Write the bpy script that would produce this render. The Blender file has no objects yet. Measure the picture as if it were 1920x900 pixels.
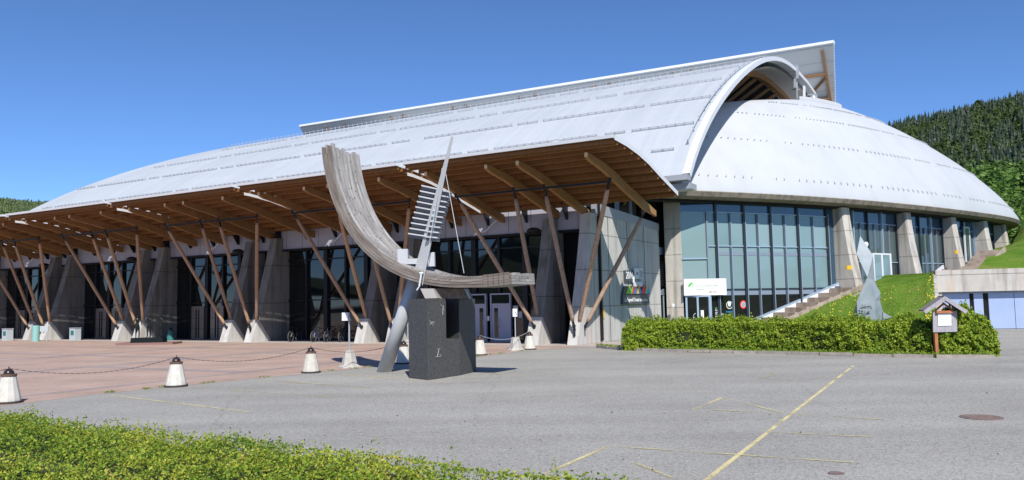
import bpy, bmesh, math, random
import numpy as np
from mathutils import Vector, Matrix
C = bpy.context.scene.collection
R_ = math.radians
rnd = random.Random(7); NR = np.random.default_rng(7)
# ------------------------------------------------------------------ camera, sky, sun, exposure
scn = bpy.context.scene
FPX = 1500.0; CH = 2.3; PITCH = R_(4.47); ROLL = R_(-1.158); PHI = R_(29.83)
cd = bpy.data.cameras.new('camera'); cam = bpy.data.objects.new('camera', cd); C.objects.link(cam)
cd.sensor_width = 36; cd.lens = FPX / 1920 * 36; cd.clip_start = .1; cd.clip_end = 6000
RM = Matrix.Rotation(math.pi / 2 + PITCH, 3, 'X') @ Matrix.Rotation(ROLL, 3, 'Z')
cam.matrix_world = Matrix.Translation((0, 0, CH)) @ RM.to_4x4()
scn.camera = cam
SA, SB = -.20, 1.05                      # shadow shift per metre of height
SUN_EL = math.atan(1 / math.hypot(SA, SB)); SUN_AZ = math.atan2(-SA, -SB)   # azimuth of the sun measured from +Y towards +X
w = bpy.data.worlds.new('World'); scn.world = w; w.use_nodes = True
nt = w.node_tree; bg = nt.nodes['Background']; sky = nt.nodes.new('ShaderNodeTexSky')
sky.sky_type = 'NISHITA'; sky.sun_disc = False; sky.sun_elevation = SUN_EL; sky.sun_rotation = SUN_AZ
sky.altitude = 300; sky.air_density = .70; sky.dust_density = .0; sky.ozone_density = 10
nt.links.new(sky.outputs[0], bg.inputs[0]); bg.inputs[1].default_value = .128
sl = bpy.data.lights.new('sun', 'SUN'); sun = bpy.data.objects.new('sun', sl); C.objects.link(sun)
sl.energy = 4.3; sl.angle = R_(.55); sl.color = (1, .955, .89)
sun.rotation_euler = Vector((-SA, -SB, 1)).to_track_quat('Z', 'Y').to_euler()
scn.view_settings.view_transform = 'Standard'; scn.view_settings.look = 'None'
scn.view_settings.exposure = .3; scn.view_settings.gamma = 1; scn.view_settings.use_curve_mapping = False
scn.cycles.max_bounces = 6; scn.cycles.diffuse_bounces = 4

# ------------------------------------------------------------------ survey helpers: hall axes t (along the facade, away to the left), n (depth)
cph, sph = math.cos(PHI), math.sin(PHI)
def W(t, n, z=0.0): return Vector((-cph * t + sph * n, sph * t + cph * n, z))
def tn(P): return (-cph * P[0] + sph * P[1], sph * P[0] + cph * P[1])
AX = {'n': Vector((sph, cph, 0)), 't': Vector((-cph, sph, 0)), 'z': Vector((0, 0, 1)), 'Y': Vector((0, 1, 0)), 'X': Vector((1, 0, 0))}
def at(x, y, a, v):
    d = RM @ Vector(((x - 960) / FPX, -(y - 450) / FPX, -1)); o = Vector((0, 0, CH))
    return o + d * ((v - o.dot(AX[a])) / d.dot(AX[a]))
def gz(x, y, z=0.0): return at(x, y, 'z', z)

# ------------------------------------------------------------------ mesh builder
class MB:
    def __init__(s): s.at = None; s.v = []; s.f = []; s.m = []; s.mi = 0
    def add(s, vs, fs):
        k = len(s.v); s.v += [tuple(p) for p in vs]; s.f += [tuple(k + i for i in f) for f in fs]; s.m += [s.mi] * len(fs); return s
    def hexa(s, p):                      # 8 points: bottom ring 0-3, top ring 4-7
        return s.add(p, [(3, 2, 1, 0), (4, 5, 6, 7), (0, 1, 5, 4), (1, 2, 6, 5), (2, 3, 7, 6), (3, 0, 4, 7)])
    def box(s, a, b):
        x0, y0, z0 = a; x1, y1, z1 = b
        return s.hexa([(x0, y0, z0), (x1, y0, z0), (x1, y1, z0), (x0, y1, z0), (x0, y0, z1), (x1, y0, z1), (x1, y1, z1), (x0, y1, z1)])
    def tbox(s, t0, t1, n0, n1, z0, z1):  # box along the hall axes
        return s.hexa([W(t1, n0, z0), W(t0, n0, z0), W(t0, n1, z0), W(t1, n1, z0), W(t1, n0, z1), W(t0, n0, z1), W(t0, n1, z1), W(t1, n1, z1)])
    def bar(s, a, b, w_, h_, up=Vector((0, 0, 1)), w2=None, h2=None):
        a = Vector(a); b = Vector(b); d = (b - a).normalized(); sd = d.cross(up)
        if sd.length < 1e-4: sd = d.cross(Vector((1, 0, 0)))
        sd.normalize(); u = sd.cross(d).normalized(); w2 = w2 or w_; h2 = h2 or h_
        r = []
        for p, ww, hh in ((a, w_, h_), (b, w2, h2)):
            r += [p - sd * ww / 2 - u * hh / 2, p + sd * ww / 2 - u * hh / 2, p + sd * ww / 2 + u * hh / 2, p - sd * ww / 2 + u * hh / 2]
        return s.hexa(r)
    def tube(s, pts, r, n=8, cap=True, closed=False):
        pts = [Vector(p) for p in pts]; m = len(pts); rs = r if isinstance(r, (list, tuple)) else [r] * m
        up = Vector((0, 0, 1)); rings = []; prev = None
        for i, p in enumerate(pts):
            if closed: d = pts[(i + 1) % m] - pts[i - 1]
            else: d = pts[min(i + 1, m - 1)] - pts[max(i - 1, 0)]
            d.normalize()
            if prev is None:
                a = d.cross(up)
                if a.length < 1e-3: a = d.cross(Vector((1, 0, 0)))
            else: a = prev - d * prev.dot(d)
            a.normalize(); prev = a; b = d.cross(a)
            rings.append([p + (a * math.cos(2 * math.pi * k / n) + b * math.sin(2 * math.pi * k / n)) * rs[i] for k in range(n)])
        k0 = [q for rg in rings for q in rg]; fs = []
        for i in range(m if closed else m - 1):
            j = (i + 1) % m
            for k in range(n): fs.append((i * n + k, i * n + (k + 1) % n, j * n + (k + 1) % n, j * n + k))
        if cap and not closed: fs += [tuple(range(n))[::-1], tuple((m - 1) * n + k for k in range(n))]
        return s.add(k0, fs)
    def lathe(s, prof, c=(0, 0, 0), n=16, flute=0.0):
        c = Vector(c); vs = []; m = len(prof)
        for r, z in prof:
            for k in range(n):
                a = 2 * math.pi * k / n; rr = r * (1 - (flute if k % 2 else 0)); vs.append(c + Vector((rr * math.cos(a), rr * math.sin(a), z)))
        fs = [(i * n + k, i * n + (k + 1) % n, (i + 1) * n + (k + 1) % n, (i + 1) * n + k) for i in range(m - 1) for k in range(n)]
        fs += [tuple(range(n))[::-1], tuple((m - 1) * n + k for k in range(n))]
        return s.add(vs, fs)
    def prism(s, poly, d):               # polygon of 3D points pushed along d
        d = Vector(d); n = len(poly); poly = [Vector(p) for p in poly]
        return s.add(poly + [p + d for p in poly], [tuple(range(n))[::-1], tuple(range(n, 2 * n))] + [(i, (i + 1) % n, n + (i + 1) % n, n + i) for i in range(n)])
    def grid(s, rows, close=False):
        n = len(rows[0]); fs = [(i * n + k, i * n + k + 1, (i + 1) * n + k + 1, (i + 1) * n + k) for i in range(len(rows) - 1) for k in range(n - 1)]
        return s.add([p for r in rows for p in r], fs)
    def build(s, name, mats, parent=None, smooth=False, fix=True, label=None):
        me = bpy.data.meshes.new(name); off = Vector(parent_loc(parent))
        me.from_pydata([tuple(Vector(p) - off) for p in s.v], [], s.f)
        if not isinstance(mats, (list, tuple)): mats = [mats]
        for m in mats: me.materials.append(m)
        if any(s.m): me.polygons.foreach_set('material_index', s.m)
        if fix:
            bm = bmesh.new(); bm.from_mesh(me); bmesh.ops.recalc_face_normals(bm, faces=bm.faces); bm.to_mesh(me); bm.free()
        if s.at:
            a_ = me.attributes.new('along', 'FLOAT_VECTOR', 'POINT'); a_.data.foreach_set('vector', np.array(s.at, dtype=np.float32).ravel())
        if smooth: me.polygons.foreach_set('use_smooth', [True] * len(me.polygons))
        o = bpy.data.objects.new(name, me); C.objects.link(o)
        if parent: o.parent = parent
        if label: o['label'] = label
        return o
def parent_loc(p):
    v = Vector((0, 0, 0))
    while p: v += p.location; p = p.parent
    return v
def tag(o, label, cat, group=None):
    o['label'] = label; o['category'] = cat
    if group: o['group'] = group
    return o
def thing(name, label, cat, loc=(0, 0, 0), group=None):
    o = bpy.data.objects.new(name, None); C.objects.link(o); o.location = loc; o.empty_display_size = .3
    return tag(o, label, cat, group)
def struct(o, kind='structure'): o['kind'] = kind; return o
def copy_tree(o, parent=None):
    c_ = o.copy(); C.objects.link(c_); c_.parent = parent
    for ch in list(o.children): copy_tree(ch, c_)
    return c_
def text_mesh(name, txt, size, mat, org, right, up, parent=None, extrude=.01, align='LEFT', spacing=1.0):
    cu = bpy.data.curves.new(name, 'FONT'); cu.body = txt; cu.size = size; cu.extrude = extrude; cu.align_x = align; cu.space_character = spacing
    tmp = bpy.data.objects.new(name + '_t', cu); C.objects.link(tmp); dg = bpy.context.evaluated_depsgraph_get()
    me = bpy.data.meshes.new_from_object(tmp.evaluated_get(dg)); bpy.data.objects.remove(tmp)
    r = Vector(right).normalized(); u = Vector(up).normalized(); nn = r.cross(u)
    M = Matrix((r, u, nn)).transposed().to_4x4(); M.translation = Vector(org) - Vector(parent_loc(parent)); me.transform(M)
    me.materials.clear(); me.materials.append(mat)
    o = bpy.data.objects.new(name, me); C.objects.link(o)
    if parent: o.parent = parent
    return o

# ------------------------------------------------------------------ materials
def mat(name, col, rough=.7, metal=0.0, spec=.5, noise=None, bump=None, col2=None, scale=5.0, detail=6, rough2=None, coat=0):
    """base colour mixed with a second one by noise; optional bump"""
    m = bpy.data.materials.new(name); m.use_nodes = True; t = m.node_tree; b = t.nodes['Principled BSDF']
    b.inputs['Base Color'].default_value = (*col, 1); b.inputs['Roughness'].default_value = rough; b.inputs['Metallic'].default_value = metal
    b.inputs['Specular IOR Level'].default_value = spec; b.inputs['Coat Weight'].default_value = coat
    if col2 is not None or bump:
        tc = t.nodes.new('ShaderNodeTexCoord'); nz = t.nodes.new('ShaderNodeTexNoise'); nz.inputs['Scale'].default_value = scale
        nz.inputs['Detail'].default_value = detail; t.links.new(tc.outputs['Object'], nz.inputs['Vector'])
        if col2 is not None:
            cr = t.nodes.new('ShaderNodeValToRGB'); cr.color_ramp.elements[0].position = .35; cr.color_ramp.elements[1].position = .68
            cr.color_ramp.elements[0].color = (*col, 1); cr.color_ramp.elements[1].color = (*col2, 1)
            t.links.new(nz.outputs[0], cr.inputs[0]); t.links.new(cr.outputs[0], b.inputs['Base Color'])
        if bump:
            bp = t.nodes.new('ShaderNodeBump'); bp.inputs['Strength'].default_value = bump[0]; bp.inputs['Distance'].default_value = bump[1]
            n2 = t.nodes.new('ShaderNodeTexNoise'); n2.inputs['Scale'].default_value = bump[2]; n2.inputs['Detail'].default_value = 5
            t.links.new(tc.outputs['Object'], n2.inputs['Vector']); t.links.new(n2.outputs[0], bp.inputs['Height']); t.links.new(bp.outputs[0], b.inputs['Normal'])
    return m
def N(m, typ, **kw):
    n_ = m.node_tree.nodes.new(typ)
    for k, v in kw.items():
        if k.startswith('i_'): n_.inputs[k[2:].replace('_', ' ')].default_value = v
        else: setattr(n_, k, v)
    return n_
def L(m, a, b): m.node_tree.links.new(a, b)
def ramp(m, src, stops, interp='LINEAR'):
    r = N(m, 'ShaderNodeValToRGB'); cr = r.color_ramp; cr.interpolation = interp
    while len(cr.elements) < len(stops): cr.elements.new(.5)
    for e, (p, c_) in zip(cr.elements, stops): e.position = p; e.color = (*c_, 1) if len(c_) == 3 else c_
    L(m, src, r.inputs[0]); return r.outputs[0]
def mix(m, fac, a, b, mode='MIX'):
    x = N(m, 'ShaderNodeMix', data_type='RGBA', blend_type=mode)
    for s_, v in ((x.inputs[0], fac), (x.inputs[6], a), (x.inputs[7], b)):
        if hasattr(v, 'links') or hasattr(v, 'is_output'): L(m, v, s_)
        else: s_.default_value = v if not isinstance(v, tuple) else (*v, 1)[:4]
    return x.outputs[2]
def hallcoords(m):                        # object coordinates turned onto the hall axes
    tc = N(m, 'ShaderNodeTexCoord'); mp = N(m, 'ShaderNodeMapping'); mp.inputs['Rotation'].default_value = (0, 0, PHI)
    L(m, tc.outputs['Object'], mp.inputs['Vector']); return mp.outputs[0], tc

# asphalt
M_asph = mat('asphalt', (.2, .2, .2), .92, spec=.25)
m = M_asph; tc = N(m, 'ShaderNodeTexCoord'); b = m.node_tree.nodes['Principled BSDF']
n1 = N(m, 'ShaderNodeTexNoise', i_Scale=.22, i_Detail=8., i_Roughness=.6); L(m, tc.outputs['Object'], n1.inputs['Vector'])
n2 = N(m, 'ShaderNodeTexNoise', i_Scale=55., i_Detail=3., i_Roughness=.8); L(m, tc.outputs['Object'], n2.inputs['Vector'])
n3 = N(m, 'ShaderNodeTexVoronoi', i_Scale=38.); L(m, tc.outputs['Object'], n3.inputs['Vector'])
c1 = ramp(m, n1.outputs[0], [(.25, (.325, .312, .28)), (.5, (.385, .372, .34)), (.8, (.44, .425, .388))])
c2 = ramp(m, n2.outputs[0], [(.25, (.36, .36, .37)), (.5, (.98, .98, .98)), (.75, (1.65, 1.65, 1.62))])
c3 = ramp(m, n3.outputs['Color'], [(0, (.55, .55, .56)), (.5, (1, 1, 1)), (.93, (1.1, 1.1, 1.08)), (1, (2.1, 2.1, 2.05))])
mp = N(m, 'ShaderNodeMapping'); mp.inputs['Scale'].default_value = (.05, .6, 1); mp.inputs['Rotation'].default_value = (0, 0, .25); L(m, tc.outputs['Object'], mp.inputs[0])
n5 = N(m, 'ShaderNodeTexNoise', i_Scale=.9, i_Detail=5.); L(m, mp.outputs[0], n5.inputs['Vector'])
c5 = ramp(m, n5.outputs[0], [(.3, (.88, .88, .885)), (.55, (1.0, 1.0, 1.0)), (.72, (1.07, 1.07, 1.06))])
# cracks
vo = N(m, 'ShaderNodeTexVoronoi', feature='DISTANCE_TO_EDGE', i_Scale=.11); nzw = N(m, 'ShaderNodeTexNoise', i_Scale=.8, i_Detail=4.); L(m, tc.outputs['Object'], nzw.inputs['Vector'])
ad = N(m, 'ShaderNodeVectorMath', operation='ADD'); L(m, tc.outputs['Object'], ad.inputs[0]); L(m, nzw.outputs['Color'], ad.inputs[1]); L(m, ad.outputs[0], vo.inputs['Vector'])
ck = ramp(m, vo.outputs['Distance'], [(0, (.84, .84, .84)), (.0016, (.94, .94, .94)), (.003, (1, 1, 1))])
cc = mix(m, 1., mix(m, .8, c1, c2, 'MULTIPLY'), c3, 'MULTIPLY'); cc = mix(m, 1., cc, c5, 'MULTIPLY'); cc = mix(m, 1., cc, ck, 'MULTIPLY')
L(m, cc, b.inputs['Base Color'])
bp = N(m, 'ShaderNodeBump', i_Strength=.5, i_Distance=.012); L(m, n2.outputs[0], bp.inputs['Height']); L(m, bp.outputs[0], b.inputs['Normal'])
# plaza pavers
def paver(name, ca, cb, cm, sc=1.0):
    m = mat(name, ca, .9, spec=.2); b = m.node_tree.nodes['Principled BSDF']; hc, tc = hallcoords(m)
    br = N(m, 'ShaderNodeTexBrick'); br.inputs['Color1'].default_value = (*ca, 1); br.inputs['Color2'].default_value = (*cb, 1); br.inputs['Mortar'].default_value = (*cm, 1)
    br.inputs['Scale'].default_value = sc; br.inputs['Mortar Size'].default_value = .006; br.inputs['Brick Width'].default_value = .22; br.inputs['Row Height'].default_value = .11
    L(m, hc, br.inputs['Vector']); nz = N(m, 'ShaderNodeTexNoise', i_Scale=.5, i_Detail=8.); L(m, tc.outputs['Object'], nz.inputs['Vector'])
    v = ramp(m, nz.outputs[0], [(.3, (.86, .85, .84)), (.7, (1.1, 1.1, 1.1))]); nz2 = N(m, 'ShaderNodeTexNoise', i_Scale=40., i_Detail=3.); L(m, tc.outputs['Object'], nz2.inputs['Vector'])
    v2 = ramp(m, nz2.outputs[0], [(.3, (.85, .85, .85)), (.7, (1.12, 1.12, 1.12))])
    L(m, mix(m, 1., mix(m, 1., br.outputs[0], v, 'MULTIPLY'), v2, 'MULTIPLY'), b.inputs['Base Color']); return m
M_pink = paver('pink_pavers', (.50, .365, .30), (.46, .33, .27), (.40, .30, .25))
M_greypav = paver('grey_pavers', (.40, .33, .31), (.35, .29, .275), (.3, .26, .25))
M_slab = mat('pale_slab', (.5, .43, .38), .9, spec=.2, col2=(.42, .36, .32), scale=1.5)
# concrete with joints, stains and form marks
def concrete(name, ca, cb, joint_h=1.3, joint_w=0, stain=.55, rust=0.0):
    m = mat(name, ca, .9, spec=.2); b = m.node_tree.nodes['Principled BSDF']; tc = N(m, 'ShaderNodeTexCoord')
    n1 = N(m, 'ShaderNodeTexNoise', i_Scale=.9, i_Detail=9., i_Roughness=.65); L(m, tc.outputs['Object'], n1.inputs['Vector'])
    c1 = ramp(m, n1.outputs[0], [(.3, ca), (.7, cb)])
    mp = N(m, 'ShaderNodeMapping'); mp.inputs['Scale'].default_value = (2.2, 2.2, .16); L(m, tc.outputs['Object'], mp.inputs[0])
    n2 = N(m, 'ShaderNodeTexNoise', i_Scale=1.2, i_Detail=7.); L(m, mp.outputs[0], n2.inputs['Vector'])
    st = ramp(m, n2.outputs[0], [(.36, (stain, stain * .97, stain * .93)), (.52, (1, 1, 1))]); c = mix(m, .75, c1, st, 'MULTIPLY')
    if rust:
        n3 = N(m, 'ShaderNodeTexNoise', i_Scale=.8, i_Detail=5.); mp2 = N(m, 'ShaderNodeMapping'); mp2.inputs['Scale'].default_value = (1.6, 1.6, .12); mp2.inputs['Location'].default_value = (5, 9, 2); L(m, tc.outputs['Object'], mp2.inputs[0]); L(m, mp2.outputs[0], n3.inputs['Vector'])
        rs = ramp(m, n3.outputs[0], [(.56, (1, 1, 1)), (.72, (1., .72, .5))]); c = mix(m, rust, c, rs, 'MULTIPLY')
    if joint_h:
        sp = N(m, 'ShaderNodeSeparateXYZ'); L(m, tc.outputs['Object'], sp.inputs[0]); md = N(m, 'ShaderNodeMath', operation='PINGPONG'); md.inputs[1].default_value = joint_h / 2; L(m, sp.outputs[2], md.inputs[0])
        jr = ramp(m, md.outputs[0], [(0, (.5, .5, .5)), (.02, (.55, .55, .55)), (.035, (1, 1, 1))]); c = mix(m, 1., c, jr, 'MULTIPLY')
    L(m, c, b.inputs['Base Color'])
    n4 = N(m, 'ShaderNodeTexNoise', i_Scale=18., i_Detail=4.); L(m, tc.outputs['Object'], n4.inputs['Vector'])
    bp = N(m, 'ShaderNodeBump', i_Strength=.3, i_Distance=.01); L(m, n4.outputs[0], bp.inputs['Height']); L(m, bp.outputs[0], b.inputs['Normal']); return m
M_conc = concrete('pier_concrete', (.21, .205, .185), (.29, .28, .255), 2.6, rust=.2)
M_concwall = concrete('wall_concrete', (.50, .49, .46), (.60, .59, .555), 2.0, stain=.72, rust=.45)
M_concst = concrete('stained_concrete', (.46, .43, .39), (.58, .555, .505), 1.75, stain=.5, rust=.7)
M_sunfoot = concrete('sunlit_foot_concrete', (.52, .51, .48), (.62, .61, .58), 0, stain=.75)  # sunlit patch at the pier bases put into a lighter concrete colour
M_kerb = mat('kerb_stone', (.28, .25, .22), .9, col2=(.4, .35, .3), scale=4)
M_stair = concrete('stair_stone', (.36, .29, .23), (.5, .42, .35), 0, stain=.6)
# white roof
M_roof = mat('roof_sheet', (.55, .59, .64), .55, spec=.3)
m = M_roof; b = m.node_tree.nodes['Principled BSDF']; hc, tc = hallcoords(m)
br = N(m, 'ShaderNodeTexBrick'); br.inputs['Color1'].default_value = (.50, .535, .56, 1); br.inputs['Color2'].default_value = (.485, .52, .545, 1); br.inputs['Mortar'].default_value = (.455, .49, .52, 1)
br.inputs['Scale'].default_value = 1; br.inputs['Mortar Size'].default_value = .012; br.inputs['Brick Width'].default_value = 6.; br.inputs['Row Height'].default_value = 1.05; L(m, hc, br.inputs['Vector'])
nz = N(m, 'ShaderNodeTexNoise', i_Scale=.14, i_Detail=9., i_Roughness=.65); L(m, tc.outputs['Object'], nz.inputs['Vector']); v0 = ramp(m, nz.outputs[0], [(.3, (.93, .935, .94)), (.7, (1.04, 1.04, 1.04))])
mp = N(m, 'ShaderNodeMapping'); mp.inputs['Scale'].default_value = (1.6, .07, .07); L(m, hc, mp.inputs[0]); ns = N(m, 'ShaderNodeTexNoise', i_Scale=1., i_Detail=6., i_Roughness=.6); L(m, mp.outputs[0], ns.inputs['Vector']); v = mix(m, 1., v0, ramp(m, ns.outputs[0], [(.34, (.94, .945, .95)), (.6, (1.02, 1.02, 1.02))]), 'MULTIPLY')
wv = N(m, 'ShaderNodeTexWave', i_Scale=.52, bands_direction='X'); L(m, hc, wv.inputs['Vector']); bpr = N(m, 'ShaderNodeBump', i_Strength=.25, i_Distance=.03); wr = ramp(m, wv.outputs[0], [(0, (1, 1, 1)), (.03, (0, 0, 0))]); L(m, wr, bpr.inputs['Height']); L(m, bpr.outputs[0], b.inputs['Normal'])
L(m, mix(m, 1., br.outputs[0], v, 'MULTIPLY'), b.inputs['Base Color'])
M_dome = mat('shell_sheet', (.62, .65, .69), .6, spec=.3)
m = M_dome; b = m.node_tree.nodes['Principled BSDF']; tc = N(m, 'ShaderNodeTexCoord')
n1 = N(m, 'ShaderNodeTexNoise', i_Scale=.12, i_Detail=9., i_Roughness=.65); L(m, tc.outputs['Object'], n1.inputs['Vector']); c1 = ramp(m, n1.outputs[0], [(.3, (.475, .50, .525)), (.7, (.54, .565, .59))])
mp = N(m, 'ShaderNodeMapping'); mp.inputs['Scale'].default_value = (.5, .5, .06); L(m, tc.outputs['Object'], mp.inputs[0]); n2 = N(m, 'ShaderNodeTexNoise', i_Scale=1.5, i_Detail=6.); L(m, mp.outputs[0], n2.inputs['Vector'])
L(m, mix(m, 1., c1, ramp(m, n2.outputs[0], [(.3, (.95, .945, .94)), (.55, (1, 1, 1))]), 'MULTIPLY'), b.inputs['Base Color'])
M_white = mat('white_paint', (.72, .74, .76), .45)
M_whitesoft = mat('soffit_panel', (.62, .62, .60), .7, col2=(.56, .56, .55), scale=.6)
M_greyl = mat('light_grey_metal', (.42, .44, .46), .5, metal=.3)
M_guard = mat('galvanised_steel', (.46, .48, .50), .6, metal=.1)
def wood(name, ca, cb, sc=(1, 1, 1), rough=.75, rot=0):
    m = mat(name, ca, rough, spec=.25); b = m.node_tree.nodes['Principled BSDF']; tc = N(m, 'ShaderNodeTexCoord'); mp = N(m, 'ShaderNodeMapping')
    mp.inputs['Rotation'].default_value = (0, 0, rot); mp.inputs['Scale'].default_value = sc; L(m, tc.outputs['Object'], mp.inputs[0])
    n1 = N(m, 'ShaderNodeTexNoise', i_Scale=3., i_Detail=8., i_Roughness=.6); L(m, mp.outputs[0], n1.inputs['Vector']); L(m, ramp(m, n1.outputs[0], [(.3, ca), (.7, cb)]), b.inputs['Base Color']); return m
M_soffit = wood('soffit_boards', (.10, .042, .014), (.15, .062, .02), (.5, 3, 1), rot=PHI)  # boards darkened: shade between the purlins is put into the colour
M_glulam = wood('glulam_timber', (.26, .14, .058), (.37, .21, .09), (2, 2, 2))
M_purlin = wood('purlin_timber', (.19, .09, .032), (.28, .135, .05), (2, 2, 2))
M_endgrain = mat('beam_end', (.78, .62, .42), .8)
M_strut = wood('round_timber', (.36, .21, .11), (.58, .40, .25), (6, 6, .7))
M_strutb = wood('weathered_round_timber', (.28, .15, .075), (.55, .42, .31), (7, 7, .6))
M_steelblk = mat('black_steel', (.018, .019, .021), .45, metal=.4)
M_dark = mat('dark_recess', (.012, .012, .014), .9)  # near black: joints and slots, plus shade put into recesses and hollows
M_fas = mat('facade_panel', (.40, .40, .44), .55)
m = M_fas; b = m.node_tree.nodes['Principled BSDF']; hc, tc = hallcoords(m); br = N(m, 'ShaderNodeTexBrick'); br.offset = 0
for k_, c_ in (('Color1', (.40, .40, .45, 1)), ('Color2', (.37, .37, .42, 1)), ('Mortar', (.08, .08, .1, 1))): br.inputs[k_].default_value = c_
br.inputs['Scale'].default_value = 1; br.inputs['Mortar Size'].default_value = .018; br.inputs['Brick Width'].default_value = 1.5; br.inputs['Row Height'].default_value = 50; L(m, hc, br.inputs['Vector']); L(m, br.outputs[0], b.inputs['Base Color'])
def glass(name, col, rough=.03, spec=.6, bumps=.0):
    m = mat(name, col, rough, spec=spec)
    if bumps:
        b = m.node_tree.nodes['Principled BSDF']; tc = N(m, 'ShaderNodeTexCoord'); nz = N(m, 'ShaderNodeTexNoise', i_Scale=.6, i_Detail=1.); L(m, tc.outputs['Object'], nz.inputs['Vector'])
        bp = N(m, 'ShaderNodeBump', i_Strength=bumps, i_Distance=.05); L(m, nz.outputs[0], bp.inputs['Height']); L(m, bp.outputs[0], b.inputs['Normal'])
    return m
M_glassd = glass('dark_glass', (.006, .0075, .008), .025, 1.0, .05)
M_glasst = glass('teal_blind_glass', (.22, .33, .35), .06, .75, .05)
M_glassb = glass('blue_top_glass', (.035, .085, .14), .03, 1.0, .02)
M_glassk = glass('black_shop_glass', (.012, .014, .014), .04, .35)
M_glassg = glass('green_grey_glass', (.055, .085, .085), .05, .8, .05)
M_bluefr = mat('blue_grey_frame', (.36, .47, .58), .4, metal=.2)
M_mull = mat('dark_mullion', (.035, .045, .06), .4, metal=.3)
M_mull2 = mat('slate_mullion', (.10, .13, .17), .4, metal=.3)
M_navy = mat('spandrel', (.22, .27, .34), .45)
M_brdoor = mat('bronze_door', (.21, .175, .145), .35, metal=.4, col2=(.26, .22, .19), scale=1)
M_lavdoor = mat('pale_door', (.42, .43, .52), .45)
M_bluedoor = mat('pale_blue_panel', (.33, .42, .62), .5, col2=(.37, .46, .66), scale=.8)
M_granite = mat('black_granite', (.05, .05, .048), .6, col2=(.088, .088, .085), scale=16, bump=(.15, .01, 30))
M_chalk = mat('chalk_mark', (.5, .5, .48), .9)
M_steel = mat('brushed_grey_paint', (.46, .475, .485), .45, metal=.1, col2=(.53, .545, .555), scale=2)
def plankmat(name, ca, cb, cc_):
    m = mat(name, ca, .75, spec=.25); b = m.node_tree.nodes['Principled BSDF']; at_n = N(m, 'ShaderNodeAttribute', attribute_name='along'); mp = N(m, 'ShaderNodeMapping'); mp.inputs['Scale'].default_value = (.55, 1, 2.5); L(m, at_n.outputs['Vector'], mp.inputs[0])
    n1 = N(m, 'ShaderNodeTexNoise', i_Scale=1.6, i_Detail=6., i_Roughness=.6); L(m, mp.outputs[0], n1.inputs['Vector']); base = ramp(m, n1.outputs[0], [(.3, ca), (.52, cb), (.72, cc_)])
    kn = N(m, 'ShaderNodeTexVoronoi', i_Scale=1.15); mpk = N(m, 'ShaderNodeMapping'); mpk.inputs['Scale'].default_value = (1.6, 2, 5); L(m, at_n.outputs['Vector'], mpk.inputs[0]); L(m, mpk.outputs[0], kn.inputs['Vector']); base = mix(m, 1., base, ramp(m, kn.outputs['Distance'], [(0, (.35, .3, .27)), (.07, (.5, .46, .43)), (.12, (1, 1, 1))]), 'MULTIPLY')
    geo = N(m, 'ShaderNodeNewGeometry'); L(m, mix(m, 1., base, ramp(m, geo.outputs['Random Per Island'], [(0, (.70, .68, .66)), (.5, (.95, .94, .92)), (1, (1.12, 1.11, 1.1))]), 'MULTIPLY'), b.inputs['Base Color']); return m
M_plank = plankmat('silvered_timber', (.20, .19, .18), (.35, .335, .32), (.52, .51, .50))
M_plankm = plankmat('browned_timber', (.12, .095, .08), (.22, .19, .165), (.34, .31, .28))
M_steelshade = mat('shaded_grey_paint', (.16, .165, .175), .5, metal=.2)  # steel of the slats again, with the shade put into the colour
M_plankd = wood('damp_timber', (.11, .085, .075), (.30, .25, .23), (4, 4, 2))
M_whitec = mat('whitewashed_concrete', (.66, .64, .57), .85, col2=(.56, .54, .48), scale=6, bump=(.3, .01, 25))
M_greyc = mat('cast_concrete', (.50, .48, .43), .9, col2=(.42, .40, .36), scale=6)
M_rubber = mat('dark_base', (.05, .04, .035), .8)
M_ring = mat('rusty_brown_base', (.17, .09, .055), .8, col2=(.1, .06, .04), scale=8)
M_bronze = mat('dark_bronze', (.025, .035, .033), .35, metal=.7)
M_paper = mat('paper', (.8, .8, .8), .7)
M_ink = mat('grey_print', (.25, .27, .27), .8)
M_yel = mat('yellow_paint', (.62, .48, .14), .85)
m = M_yel; b = m.node_tree.nodes['Principled BSDF']; tc = N(m, 'ShaderNodeTexCoord'); nz = N(m, 'ShaderNodeTexNoise', i_Scale=9., i_Detail=6., i_Roughness=.7); L(m, tc.outputs['Object'], nz.inputs['Vector'])
nzb = N(m, 'ShaderNodeTexNoise', i_Scale=.7, i_Detail=2.); L(m, tc.outputs['Object'], nzb.inputs['Vector'])
mm = N(m, 'ShaderNodeMath', operation='ADD'); L(m, nz.outputs[0], mm.inputs[0]); L(m, nzb.outputs[0], mm.inputs[1])
L(m, ramp(m, mm.outputs[0], [(.38, (.44, .42, .37)), (.64, (.70, .60, .31))]), b.inputs['Base Color'])
M_yelf = mat('faded_yellow_paint', (.36, .33, .22), .9); m = M_yelf; b = m.node_tree.nodes['Principled BSDF']; tc = N(m, 'ShaderNodeTexCoord'); nz = N(m, 'ShaderNodeTexNoise', i_Scale=9., i_Detail=6., i_Roughness=.7); L(m, tc.outputs['Object'], nz.inputs['Vector'])
L(m, ramp(m, nz.outputs[0], [(.36, (.52, .45, .25)), (.6, (.70, .60, .28))]), b.inputs['Base Color'])
M_ysign = mat('yellow_sign', (.85, .5, .02), .5)
M_green = mat('green_print', (.12, .5, .12), .6); M_red = mat('red_print', (.65, .03, .03), .6); M_blue = mat('blue_print', (.03, .18, .5), .6)
M_lime = mat('lime_print', (.35, .6, .05), .6); M_amber = mat('amber_print', (.85, .45, .02), .6); M_pinkp = mat('crimson_print', (.75, .02, .12), .6); M_cyan = mat('sky_blue_print', (.05, .4, .7), .6)
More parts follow.
